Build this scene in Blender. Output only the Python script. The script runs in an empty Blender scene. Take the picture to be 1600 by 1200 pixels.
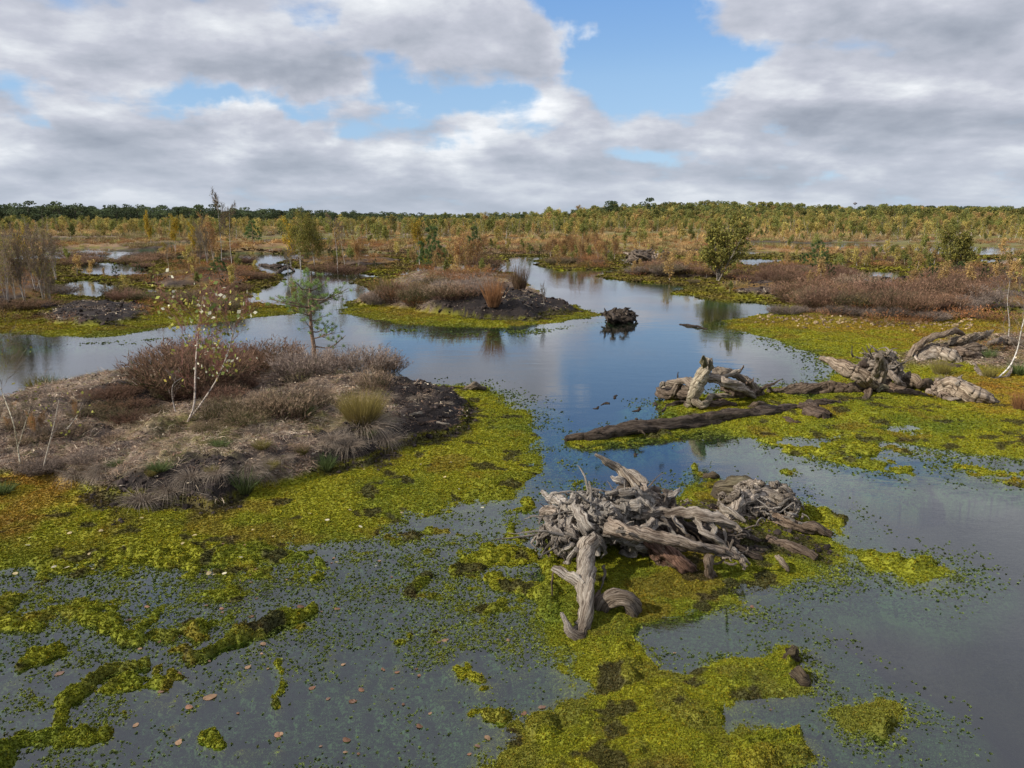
import bpy, math, random
import numpy as np
from math import radians as R, pi
from mathutils import Vector

rng = np.random.default_rng(7)
random.seed(7)
sc = bpy.context.scene
COL = sc.collection

# ------------------------------------------------------------------ camera
CAMH, PITCH, FPX = 3.0, math.radians(11.95), 1200.0
cam_d = bpy.data.cameras.new('camera')
cam_d.sensor_width = 36; cam_d.lens = 36 * FPX / 1600
cam_d.clip_end = 20000; cam_d.clip_start = 0.05
cam = bpy.data.objects.new('camera', cam_d); COL.objects.link(cam)
cam.location = (0, 0, CAMH); cam.rotation_euler = (pi / 2 - PITCH, 0, 0)
sc.camera = cam

# ------------------------------------------------------------------ light
SUN_EL, SUN_AZ = R(33), R(-112)          # azimuth measured from +Y (view direction) towards +X
sun_vec = Vector((math.sin(SUN_AZ) * math.cos(SUN_EL), math.cos(SUN_AZ) * math.cos(SUN_EL), math.sin(SUN_EL)))
sd = bpy.data.lights.new('sun', 'SUN'); sd.energy = 4.6; sd.angle = R(0.8); sd.color = (1.0, 0.93, 0.82)
so = bpy.data.objects.new('sun', sd); COL.objects.link(so)
so.rotation_euler = sun_vec.to_track_quat('Z', 'Y').to_euler()

sc.view_settings.view_transform = 'Standard'; sc.view_settings.look = 'None'
sc.view_settings.gamma = 1; sc.view_settings.exposure = 0.10
sc.view_settings.use_curve_mapping = False
sc.render.engine = 'CYCLES'
sc.cycles.max_bounces = 5; sc.cycles.diffuse_bounces = 2; sc.cycles.glossy_bounces = 2
sc.cycles.transmission_bounces = 3; sc.cycles.transparent_max_bounces = 8; sc.cycles.volume_bounces = 0
sc.cycles.caustics_reflective = False; sc.cycles.caustics_refractive = False

class NT:
    """small helper to write node trees"""
    def __init__(s, tree): s.t = tree; s.n = tree.nodes; s.l = tree.links
    def new(s, kind, **kw):
        nd = s.n.new(kind)
        for k, v in kw.items(): setattr(nd, k, v)
        return nd
    def put(s, sock, v):
        if isinstance(v, bpy.types.NodeSocket): s.l.new(v, sock)
        elif v is not None:
            try: sock.default_value = v
            except Exception: sock.default_value = (*v, 1.0)
    def math(s, op, a, b=None, c=None, clamp=False):
        nd = s.new('ShaderNodeMath', operation=op); nd.use_clamp = clamp
        s.put(nd.inputs[0], a)
        if b is not None: s.put(nd.inputs[1], b)
        if c is not None: s.put(nd.inputs[2], c)
        return nd.outputs[0]
    def vmath(s, op, a, b=None):
        nd = s.new('ShaderNodeVectorMath', operation=op)
        s.put(nd.inputs[0], a)
        if b is not None:
            if op == 'SCALE': s.put(nd.inputs[3], b)
            else: s.put(nd.inputs[1], b)
        return nd.outputs[0]
    def noise(s, vec, scale, detail=3, rough=.5, dist=0.0):
        nd = s.new('ShaderNodeTexNoise'); s.put(nd.inputs['Vector'], vec)
        nd.inputs['Scale'].default_value = scale; nd.inputs['Detail'].default_value = detail
        nd.inputs['Roughness'].default_value = rough; nd.inputs['Distortion'].default_value = dist
        return nd.outputs[0]
    def ramp(s, fac, stops):
        nd = s.new('ShaderNodeValToRGB'); s.put(nd.inputs[0], fac)
        e = nd.color_ramp.elements
        while len(e) < len(stops): e.new(0.5)
        for el, (p, c) in zip(e, stops):
            el.position = p; el.color = (*c, 1) if len(c) == 3 else c
        return nd.outputs[0]
    def mix(s, fac, a, b, mode='MIX'):
        nd = s.new('ShaderNodeMix', data_type='RGBA', blend_type=mode)
        s.put(nd.inputs[0], fac); s.put(nd.inputs[6], a); s.put(nd.inputs[7], b)
        return nd.outputs[2]
    def map(s, v, a, b, c, d, smooth=False):
        nd = s.new('ShaderNodeMapRange'); nd.interpolation_type = 'SMOOTHSTEP' if smooth else 'LINEAR'
        for i, q in enumerate((v, a, b, c, d)): s.put(nd.inputs[i], q)
        return nd.outputs[0]

def px_dir(px, py):
    """direction of a point of the photograph, in the world"""
    dx, dy = (px - 800) / FPX, -(py - 600) / FPX
    return np.array([dx, math.cos(PITCH) + dy * math.sin(PITCH), -math.sin(PITCH) + dy * math.cos(PITCH)])

def az_el(px, py):
    d = px_dir(px, py); d = d / np.linalg.norm(d)
    return math.atan2(d[0], d[1]), math.asin(d[2])

# ------------------------------------------------------------------ sky: Nishita air with broken cumulus clouds
world = bpy.data.worlds.new('World'); sc.world = world; world.use_nodes = True
w = NT(world.node_tree); w.n.clear()
out = w.new('ShaderNodeOutputWorld'); bg = w.new('ShaderNodeBackground')
sky = w.new('ShaderNodeTexSky', sky_type='NISHITA')
sky.sun_disc = False; sky.sun_elevation = SUN_EL; sky.sun_rotation = SUN_AZ
sky.air_density = 1.0; sky.dust_density = 0.6; sky.ozone_density = 1.2
tc = w.new('ShaderNodeTexCoord'); gen = w.vmath('NORMALIZE', tc.outputs['Generated'])

HOLES = [  # px, py, half width, half height, strength : gaps where the blue shows
    (1010, 60, 75, 75, .40), (1080, 95, 120, 42, .26), (985, 120, 60, 30, .14), (240, 130, 75, 20, .22), (330, 165, 110, 15, .25), (480, 172, 110, 12, .19), (560, 215, 45, 12, .2),
    (650, 130, 55, 34, .25), (610, 95, 60, 12, .15), (690, 165, 60, 14, .18), (35, 130, 38, 40, .30), (75, 190, 30, 22, .2),
    (1195, 200, 40, 16, .24), (985, 235, 100, 10, .24), (820, 175, 50, 25, .26), (860, 215, 70, 14, .2), (690, 222, 32, 10, .2), (900, 275, 90, 9, .2),
    (1335, 275, 30, 9, .2), (790, 75, 50, 22, .1), (1350, 60, 110, 14, .14), (450, 28, 30, 14, .12), (955, -70, 95, 70, .50), (1330, -60, 60, 40, .1),
    (1180, 70, 60, 14, .12)]
SOLID = [
    (330, 95, 260, 38, .20), (120, 60, 160, 40, .2), (560, 140, 60, 28, .22), (840, 40, 90, 50, .25), (1300, 22, 260, 26, .26), (1100, 205, 150, 26, .2), (900, 120, 110, 30, .26),
    (1450, 150, 200, 60, .3), (300, 235, 280, 34, .28), (20, 165, 34, 16, .2), (520, 270, 260, 20, .2), (1200, 270, 300, 16, .2), (1180, 130, 90, 30, .1), (740, 245, 80, 18, .25),
    (720, 200, 70, 10, .14), (0, 240, 90, 30, .2), (880, 240, 60, 12, .16), (700, 60, 130, 40, .16)]
SHADE = [  # brighter (+) and darker (-) bodies of cloud
    (700, 240, 46, 18, .30), (745, 265, 55, 12, .16), (516, 212, 18, 12, .26), (360, 42, 90, 26, .16), (80, 100, 60, 26, .14), (30, 240, 60, 30, .08), (360, 190, 60, 24, .12),
    (560, 150, 70, 30, -.20), (400, 130, 200, 24, -.12), (15, 160, 36, 16, -.22), (870, 30, 80, 40, -.20), (1075, 225, 90, 14, -.16), (1420, 200, 150, 26, -.12), (960, 190, 50, 18, .10),
    (1400, 110, 150, 40, .10), (1575, 285, 40, 14, .14), (350, 255, 120, 12, -.08), (1300, 265, 90, 12, -.06), (1480, 30, 150, 26, -.12), (850, 230, 30, 10, .10), (1120, 20, 90, 16, .08),
    (870, 105, 90, 18, .06), (950, 160, 60, 20, -.10), (1560, 120, 60, 50, .05), (20, 30, 100, 40, .06), (200, 60, 120, 24, -.04), (600, 275, 110, 10, -.06)]
sep = w.new('ShaderNodeSeparateXYZ'); w.put(sep.inputs[0], gen)
gx, gy, gz = sep.outputs
# wobble the placed bodies so that they have ragged edges
wob = w.new('ShaderNodeTexNoise'); w.put(wob.inputs['Vector'], gen)
wob.inputs['Scale'].default_value = 9; wob.inputs['Detail'].default_value = 5; wob.inputs['Roughness'].default_value = .55
wsep = w.new('ShaderNodeSeparateXYZ'); w.put(wsep.inputs[0], wob.outputs['Color'])
az = w.math('ARCTAN2', gx, gy); el = w.math('ARCSINE', gz)
az = w.math('ADD', az, w.math('MULTIPLY', w.math('SUBTRACT', wsep.outputs[0], .5), .26))
el = w.math('ADD', el, w.math('MULTIPLY', w.math('SUBTRACT', wsep.outputs[1], .5), .10))
azel = w.new('ShaderNodeCombineXYZ'); w.put(azel.inputs[0], az); w.put(azel.inputs[1], el)
def blobs(lst, sign):
    acc = None
    for (px, py, rx, ry, s) in lst:
        a, e = az_el(px, py); ia, ie = FPX / rx / 1.05, FPX / ry / 1.05
        ma = w.new('ShaderNodeVectorMath', operation='MULTIPLY_ADD'); w.put(ma.inputs[0], azel.outputs[0])
        ma.inputs[1].default_value = (ia, ie, 0); ma.inputs[2].default_value = (-a * ia, -e * ie, 0)
        dt = w.new('ShaderNodeVectorMath', operation='DOT_PRODUCT'); w.put(dt.inputs[0], ma.outputs[0]); w.put(dt.inputs[1], ma.outputs[0])
        g = w.math('POWER', .45, dt.outputs['Value'])
        acc = w.math('MULTIPLY', g, s * sign) if acc is None else w.math('MULTIPLY_ADD', g, s * sign, acc)
    return acc
place = w.math('ADD', blobs(HOLES, -1), blobs(SOLID, 1))
shade_b = blobs(SHADE, 1)
def cloud_plane(v):
    s = w.new('ShaderNodeSeparateXYZ'); w.put(s.inputs[0], v)
    d = w.math('ADD', w.math('MAXIMUM', s.outputs[2], 0.0), .24)
    c = w.new('ShaderNodeCombineXYZ')
    w.put(c.inputs[0], w.math('DIVIDE', s.outputs[0], d)); w.put(c.inputs[1], w.math('DIVIDE', s.outputs[1], d))
    c.inputs[2].default_value = 3.1
    return c.outputs[0]
p1 = cloud_plane(gen)
p2 = cloud_plane(w.vmath('NORMALIZE', w.vmath('ADD', gen, (-.022, 0, .03))))
n1 = w.noise(p1, 2.3, 9, .545, .15); n2 = w.noise(p2, 2.3, 9, .545, .15)
big = w.noise(p1, .55, 3, .5, .2)
dens = w.math('ADD', w.math('ADD', w.math('MULTIPLY_ADD', n1, 1.35, -.165), w.math('MULTIPLY', w.math('SUBTRACT', big, .5), .5)), place)
low = w.math('ADD', w.map(gz, 0.0, .09, .16, 0.0), w.math('ADD', w.map(gz, .27, .40, 0, .22, True), .04))  # extra unseen cover above the frame greys the water's reflection
dens = w.math('ADD', dens, low)
cover = w.map(dens, .36, .63, 0, 1, True)
lit = w.math('MULTIPLY', w.math('SUBTRACT', n1, n2), 1.9)
thick = w.map(dens, .45, .95, .12, -.12)
fine = w.math('MULTIPLY', w.math('SUBTRACT', w.noise(p1, 5.2, 6, .58, .2), .5), .26)
L = w.math('ADD', w.math('ADD', w.math('ADD', w.math('ADD', lit, thick), fine), shade_b), .60)
Lc = w.math('MINIMUM', w.math('MAXIMUM', L, .0), 1.0)
ccol = w.ramp(Lc, [(0.0, (.25, .285, .355)), (.35, (.385, .42, .495)), (.62, (.53, .555, .635)), (.85, (.72, .75, .80)), (1, (.90, .92, .95))])
skyc = w.mix(1.0, w.vmath('SCALE', sky.outputs[0], .115), (1.0, 1.05, 1.12, 1), 'MULTIPLY')
hz = w.map(gz, 0.0, .20, .55, 0.0)
skyc = w.mix(hz, skyc, (.50, .60, .74, 1))
skyc = w.mix(.40, skyc, (.26, .50, .86, 1))
skyc = w.mix(w.map(gz, .17, .32, 0, .65), skyc, (.115, .31, .74, 1))
hzc = w.map(gz, -.01, .13, .72, 0.0)
ccol2 = w.mix(hzc, ccol, (.47, .53, .62, 1))
# unseen cloud above the frame, evened to grey to shape the water's reflection
ccol2 = w.mix(w.map(gz, .30, .55, 0, .6), ccol2, (.50, .51, .60, 1))
colr = w.mix(cover, skyc, ccol2)
w.put(bg.inputs[0], colr); bg.inputs[1].default_value = 1.0
w.l.new(bg.outputs[0], out.inputs[0])
world.cycles.sampling_method = 'MANUAL'; world.cycles.sample_map_resolution = 256

# ------------------------------------------------------------------ geometry helpers
def inv_px(x, y):
    """ground point (z=0) -> photograph pixel"""
    cp, sp = math.cos(PITCH), math.sin(PITCH)
    fwd = y * cp + CAMH * sp; up = y * sp - CAMH * cp
    fwd = np.maximum(fwd, .05)
    return 800 + FPX * x / fwd, 600 - FPX * up / fwd

def G(px, py, z=0.0):
    d = px_dir(px, py); t = (z - CAMH) / d[2]
    return np.array([d[0] * t, d[1] * t, z])

def _hash(ix, iy, seed):
    h = (ix.astype(np.int64) * 374761393 + iy.astype(np.int64) * 668265263 + seed * 1442695041) & 0xffffffff
    h = ((h ^ (h >> 13)) * 1274126177) & 0xffffffff
    return ((h ^ (h >> 16)) & 0xffff) / 65535.0

def vnoise(x, y, seed=0):
    ix, iy = np.floor(x), np.floor(y); fx, fy = x - ix, y - iy
    fx = fx * fx * fx * (fx * (fx * 6 - 15) + 10); fy = fy * fy * fy * (fy * (fy * 6 - 15) + 10)
    a, b = _hash(ix, iy, seed), _hash(ix + 1, iy, seed)
    c, d = _hash(ix, iy + 1, seed), _hash(ix + 1, iy + 1, seed)
    return (a + (b - a) * fx) * (1 - fy) + (c + (d - c) * fx) * fy

def fbm(x, y, f, octaves=4, seed=0, gain=.5):
    """-1..1"""
    s, a, t = 0, 1.0, 0
    for o in range(octaves):
        ca, sa = math.cos(o * 1.3), math.sin(o * 1.3)
        s = s + a * (vnoise((x * ca - y * sa) * f + 17.3 * o, (x * sa + y * ca) * f - 9.1 * o, seed + o) * 2 - 1)
        t += a; a *= gain; f *= 2.03
    return s / t

def sstep(a, b, x):
    t = np.clip((x - a) / (b - a), 0, 1); return t * t * (3 - 2 * t)

def sdist(x, y, poly, margin):
    """signed distance, positive inside"""
    P = np.asarray(poly, float)
    res = np.full(x.shape, -margin)
    sel = (x > P[:, 0].min() - margin) & (x < P[:, 0].max() + margin) & (y > P[:, 1].min() - margin) & (y < P[:, 1].max() + margin)
    if not sel.any(): return res
    xs, ys = x[sel], y[sel]
    d2 = np.full(xs.shape, 1e18); inside = np.zeros(xs.shape, bool)
    n = len(P)
    for i in range(n):
        ax, ay = P[i]; bx, by = P[(i + 1) % n]
        ex, ey = bx - ax, by - ay; L2 = ex * ex + ey * ey + 1e-12
        t = np.clip(((xs - ax) * ex + (ys - ay) * ey) / L2, 0, 1)
        dx, dy = xs - ax - t * ex, ys - ay - t * ey
        d2 = np.minimum(d2, dx * dx + dy * dy)
        if ay != by:
            cond = (ys < ay) != (ys < by)
            inside ^= cond & (xs < (bx - ax) * (ys - ay) / (by - ay) + ax)
    d = np.sqrt(d2); res[sel] = np.where(inside, d, -np.minimum(d, margin))
    return res

def PXP(pts): return [tuple(G(a, b)[:2]) for a, b in pts]

# ------------------------------------------------------------------ shorelines, traced on the ground
LAND = [
    # the near island with its wide moss mat
    [(-500, 660), (-100, 640), (0, 628), (60, 617), (130, 607), (200, 597), (260, 580), (330, 562), (400, 560), (470, 572), (540, 585), (600, 592), (640, 596), (690, 598), (740, 604), (790, 622), (825, 648),
     (836, 676), (828, 705), (838, 735), (800, 770), (730, 782), (640, 792), (610, 812), (590, 832), (520, 842), (450, 850), (395, 868), (330, 858), (280, 850), (200, 862), (130, 870), (60, 872), (0, 885), (-300, 930), (-700, 960)],
    # moss round the big stump and down to the lower edge
    [(862, 842), (900, 830), (1010, 790), (1050, 785), (1100, 760), (1150, 752), (1200, 765), (1240, 785), (1290, 800), (1300, 830), (1310, 862), (1290, 895), (1235, 898), (1190, 905), (1150, 922),
     (1150, 945), (1095, 945), (1030, 955), (985, 965), (975, 990), (990, 1020), (1020, 1060), (1075, 1078), (1125, 1062), (1160, 1066), (1110, 1100), (1120, 1142), (1180, 1150), (1250, 1160), (1255, 1190), (1200, 1210), (1180, 1300), (700, 1400),
     (770, 1200), (785, 1140), (850, 1110), (885, 1085), (880, 1030), (850, 985), (868, 930), (862, 880)],
    # arm of moss reaching to the broken branch, and small islets
    [(1000, 1062), (1075, 1076), (1120, 1046), (1150, 1040), (1185, 1046), (1215, 1038), (1236, 1014), (1250, 1018), (1248, 1042), (1264, 1052), (1258, 1072), (1200, 1078), (1160, 1090), (1110, 1115), (1040, 1110)],
    [(1420, 884), (1440, 876), (1466, 880), (1476, 888), (1458, 898), (1438, 909), (1424, 898)], [(1318, 856), (1360, 858), (1404, 870), (1412, 884), (1372, 888), (1340, 880)], [(1332, 1132), (1362, 1124), (1384, 1114), (1394, 1132), (1386, 1148), (1350, 1144)],
    # shoal with the grey roots and the land to the right of it
    [(1035, 628), (1090, 618), (1150, 612), (1230, 606), (1300, 596), (1318, 582), (1300, 562), (1262, 547), (1205, 530), (1150, 515), (1138, 507), (1150, 500), (1185, 493), (1208, 487), (1222, 478),
     (1180, 474), (1120, 469), (1080, 462), (1050, 458), (1090, 447), (1120, 440), (1200, 412), (1300, 402), (1700, 402), (2300, 410), (2600, 700), (1900, 760), (1600, 716), (1520, 705), (1450, 700), (1380, 690), (1320, 688), (1240, 684),
     (1150, 680), (1080, 676), (1000, 678), (900, 692), (890, 684), (960, 668), (1030, 660)],
    # island in the middle
    [(536, 484), (570, 494), (620, 504), (690, 512), (760, 512), (830, 506), (890, 500), (930, 492), (905, 480), (872, 474), (838, 464), (812, 445), (800, 428), (760, 422), (700, 424), (640, 430), (580, 434), (552, 440), (575, 448),
     (590, 462), (560, 470)],
    # two low islands right of the channel
    [(838, 414), (880, 422), (966, 421), (978, 412), (950, 402), (880, 400), (850, 406)],
    [(942, 433), (1000, 441), (1080, 447), (1132, 445), (1180, 436), (1200, 418), (1100, 408), (1000, 412), (970, 424)],
    # left bank
    [(-600, 530), (-100, 524), (0, 522), (60, 523), (130, 528), (200, 522), (240, 513), (300, 506), (370, 498), (420, 494), (470, 489), (452, 478), (400, 473), (372, 474), (386, 458), (436, 440), (432, 430), (400, 424), (385, 412), (384, 402),
     (-1000, 402)],
    # strip behind the middle island
    [(436, 400), (448, 412), (480, 422), (550, 426), (612, 430), (640, 418), (700, 412), (780, 411), (786, 404), (800, 398), (440, 396)],
]
FARLAND = PXP([(-3000, 403), (384, 403), (400, 399), (420, 399), (440, 402), (620, 404), (780, 403), (800, 400), (850, 401), (975, 404), (1200, 404), (4200, 404)]) + [(7000, 7000), (-7000, 7000)]
WATER = [
    [(84, 448), (110, 438), (150, 438), (190, 445), (185, 458), (150, 467), (110, 465), (86, 458)],
    [(100, 420), (150, 407), (190, 410), (236, 418), (240, 430), (190, 432), (130, 430)],
    [(205, 452), (250, 450), (262, 456), (225, 460)], [(60, 392), (150, 387), (200, 389), (160, 394), (90, 397)], [(575, 411), (610, 406), (640, 408), (615, 414)], [(395, 392), (440, 386), (480, 389), (450, 395)], [(250, 384), (330, 381), (340, 385), (280, 388)], [(1080, 396), (1180, 392), (1230, 396), (1150, 400)], [(880, 388), (960, 384), (1000, 388), (930, 392)], [(1430, 396), (1520, 391), (1580, 396), (1500, 400)], [(640, 391), (720, 387), (760, 391), (700, 395)],
    [(1330, 430), (1345, 424), (1385, 424), (1416, 427), (1424, 436), (1395, 445), (1370, 451), (1350, 449), (1335, 440)],
    [(1290, 404), (1320, 399), (1346, 401), (1340, 406), (1300, 410)],
    [(1560, 492), (1600, 488), (1700, 488), (1700, 497), (1580, 497)],
    [(165, 398), (200, 393), (230, 398), (215, 404), (180, 403)],
    [(1500, 408), (1540, 404), (1640, 404), (1640, 412), (1540, 412)],
    [(1245, 618), (1275, 613), (1300, 618), (1270, 626)],
    [(1345, 672), (1420, 664), (1460, 672), (1400, 680)],
]
HUM = [  # raised peat hummocks:  outline, top height, kind (1 = litter, 2 = bare peat, 3 = heath)
    ([(-500, 690), (-100, 655), (0, 640), (60, 628), (130, 618), (210, 606), (270, 590), (330, 572), (400, 570), (470, 582), (540, 595), (600, 603), (650, 610), (700, 620), (728, 640), (735, 660), (700, 680), (650, 700), (610, 712), (560, 735), (500, 748),
      (430, 770), (380, 790), (330, 806), (250, 800), (160, 795), (125, 775), (60, 762), (0, 755), (-300, 770)], .36, 1),
    ([(560, 476), (620, 484), (680, 492), (760, 500), (830, 500), (880, 490), (900, 484), (860, 472), (820, 455), (800, 435), (700, 430), (620, 436), (600, 460)], .42, 1),
    ([(230, 455), (300, 450), (380, 448), (430, 436), (400, 428), (330, 424), (250, 430)], .3, 3),
    ([(50, 505), (120, 512), (200, 508), (235, 495), (230, 480), (150, 474), (70, 485)], .26, 2),
    ([(-500, 500), (-50, 500), (20, 480), (60, 470), (75, 450), (60, 430), (0, 420), (-500, 420)], .3, 3),
    ([(1150, 462), (1230, 470), (1300, 500), (1460, 505), (1560, 488), (1700, 485), (1700, 420), (1450, 425), (1440, 445), (1380, 458), (1320, 452), (1320, 425), (1240, 415), (1180, 430), (1120, 450)], .3, 3),
    ([(1350, 580), (1420, 548), (1480, 530), (1560, 525), (1700, 520), (1700, 590), (1540, 590), (1480, 575), (1420, 590)], .12, 1),
    ([(860, 412), (900, 416), (950, 414), (940, 404), (880, 403)], .3, 3),
    ([(975, 432), (1050, 437), (1120, 437), (1160, 428), (1100, 415), (1000, 418)], .3, 3),
    ([(460, 412), (520, 416), (600, 418), (640, 408), (560, 402), (460, 402)], .28, 3),
    ([(1060, 780), (1130, 800), (1230, 830), (1280, 862), (1260, 880), (1180, 870), (1100, 860), (1010, 850), (950, 850), (960, 820)], .08, 2),
]
PEAT = [  # bare black peat within a hummock
    [(560, 600), (690, 605), (740, 640), (745, 668), (700, 690), (640, 706), (590, 740), (500, 745), (480, 720), (600, 700), (630, 650), (600, 630)],
    [(660, 470), (760, 462), (850, 470), (905, 486), (860, 500), (760, 503), (690, 495)],
    [(80, 482), (180, 478), (230, 490), (200, 510), (130, 512), (80, 500)],
    [(110, 775), (250, 770), (330, 760), (400, 765), (380, 800), (320, 815), (240, 812), (140, 812)],  # undercut front bank: black peat with its shade painted into the colour
    [(140, 655), (230, 650), (290, 660), (260, 680), (190, 700), (110, 690)],
    [(1130, 445), (1220, 438), (1260, 450), (1250, 468), (1170, 464)],
    [(1060, 800), (1240, 830), (1300, 870), (1200, 880), (1050, 870)],
]
STROKES = [  # moss ridges and cushions standing just above the pool: from, to, half width in photo pixels, top
    (490, 955, 380, 1000, 12, .06), (380, 1000, 300, 1030, 10, .01), (232, 1040, 165, 1062, 9, .05), (165, 1062, 105, 1108, 12, .04), (105, 1108, 88, 1150, 14, .02), (312, 985, 312, 990, 20, .05), (35, 1042, 100, 1022, 12, .04),
    (130, 955, 180, 985, 26, .04), (0, 950, 60, 900, 22, .02), (195, 1002, 225, 1000, 12, .02), (60, 880, 120, 885, 25, .03), (150, 872, 300, 862, 24, .06), (300, 880, 470, 870, 18, .0), (492, 905, 500, 900, 12, .04),
    (640, 990, 625, 1000, 14, .02), (650, 930, 665, 900, 14, .01), (440, 1040, 430, 1100, 12, .01), (330, 1160, 420, 1160, 22, .01), (0, 1160, 160, 1150, 25, -.01), (730, 1050, 760, 1070, 22, .01), (740, 1110, 790, 1125, 16, .01),
    (720, 890, 830, 870, 20, .02), (780, 912, 850, 925, 20, .02), (870, 870, 860, 960, 22, .04), (1130, 1065, 1200, 1052, 13, .08), (1200, 1052, 1240, 1026, 8, .14), (1200, 1052, 1256, 1060, 9, .08), (1440, 893, 1450, 888, 18, .09),
    (1350, 872, 1402, 882, 11, .04), (1365, 1135, 1368, 1138, 19, .15), (1170, 1166, 1250, 1152, 9, .07), (1180, 1192, 1262, 1190, 12, .05), (-10, 1180, -40, 1220, 36, .22), (1270, 802, 1318, 815, 13, .02), (660, 800, 800, 760, 24, .0),
    (800, 795, 830, 790, 10, .03), (600, 850, 700, 830, 10, -.01), (1100, 742, 1112, 742, 9, .03), (1226, 736, 1240, 738, 9, .01), (960, 1010, 1000, 1090, 40, .05), (850, 1150, 1100, 1120, 40, .07), (900, 1180, 1200, 1190, 30, .10),
    (1500, 735, 1590, 738, 14, -.01), (1230, 700, 1330, 720, 16, -.01), (1330, 720, 1420, 735, 14, -.01), (1040, 655, 1110, 650, 14, .02), (500, 880, 505, 885, 8, .0)]
SHALLOW = [  # submerged moss beds: outline, depth, roughness of the bed
    ([(-600, 860), (0, 850), (400, 850), (620, 840), (660, 870), (500, 930), (330, 960), (200, 1010), (0, 1000), (-600, 1050)], -.024, .085),
    ([(640, 860), (860, 840), (900, 1000), (960, 1100), (700, 1150), (600, 1000)], -.046, .090),
    ([(-900, 860), (0, 850), (600, 830), (860, 760), (900, 860), (890, 1000), (1000, 1080), (1050, 1200), (1000, 1500), (-1500, 1500)], -.068, .100),
    ([(1060, 660), (1200, 670), (1600, 690), (1700, 760), (1600, 765), (1450, 745), (1300, 728), (1180, 705), (1080, 700), (900, 712), (880, 700)], -.035, .09),
    ([(1200, 780), (1340, 800), (1420, 860), (1480, 880), (1420, 900), (1280, 910), (1150, 950), (980, 1000), (1050, 900)], -.085, .11),
    ([(560, 498), (700, 520), (860, 512), (950, 495), (990, 500), (800, 530), (640, 522), (560, 510)], -.05, .04),
    ([(1110, 505), (1140, 500), (1330, 560), (1330, 600), (1230, 605), (1290, 575), (1240, 548), (1110, 512)], -.04, .05),
    ([(820, 700), (900, 700), (960, 760), (880, 830), (780, 840), (700, 830)], -.08, .12),
    ([(-900, 535), (0, 528), (200, 528), (380, 500), (480, 492), (460, 500), (200, 540), (-900, 545)], -.05, .03),
]
ORANGEZ = [[(1140, 499), (1250, 496), (1600, 490), (1600, 532), (1450, 522), (1300, 519), (1200, 514)], [(-200, 745), (0, 755), (120, 765), (140, 800), (80, 822), (0, 820), (-200, 830)], [(590, 478), (670, 488), (700, 499), (640, 499), (575, 488)],
    [(-100, 505), (60, 508), (110, 515), (60, 521), (-100, 521)], [(1500, 588), (1650, 585), (1650, 655), (1540, 645)], [(200, 425), (330, 440), (420, 436), (360, 450), (240, 450)], [(950, 430), (1060, 440), (1150, 442), (1100, 446), (1000, 441)], [(1060, 455), (1160, 466), (1120, 470)], [(445, 408), (620, 424), (700, 412), (640, 426), (500, 424)], [(860, 413), (960, 414), (900, 420)]]
LANDW = [PXP(p) for p in LAND]; WATERW = [PXP(p) for p in WATER]
HUMW = [(PXP(p), a, k) for p, a, k in HUM]; PEATW = [PXP(p) for p in PEAT]; SHW = [(PXP(p), a, b) for p, a, b in SHALLOW]; ORW = [PXP(p) for p in ORANGEZ]

C = lambda *v: np.array(v, float)
MOSS_Y, MOSS_G, MOSS_O = C(.240, .240, .018), C(.130, .165, .018), C(.30, .165, .030)
SUBM, PEATC, LITTER, HEATH, ORANGE, FARG = C(.052, .104, .042), C(.022, .017, .015), C(.22, .165, .125), C(.115, .080, .055), C(.32, .20, .09), C(.22, .21, .08)

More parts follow.
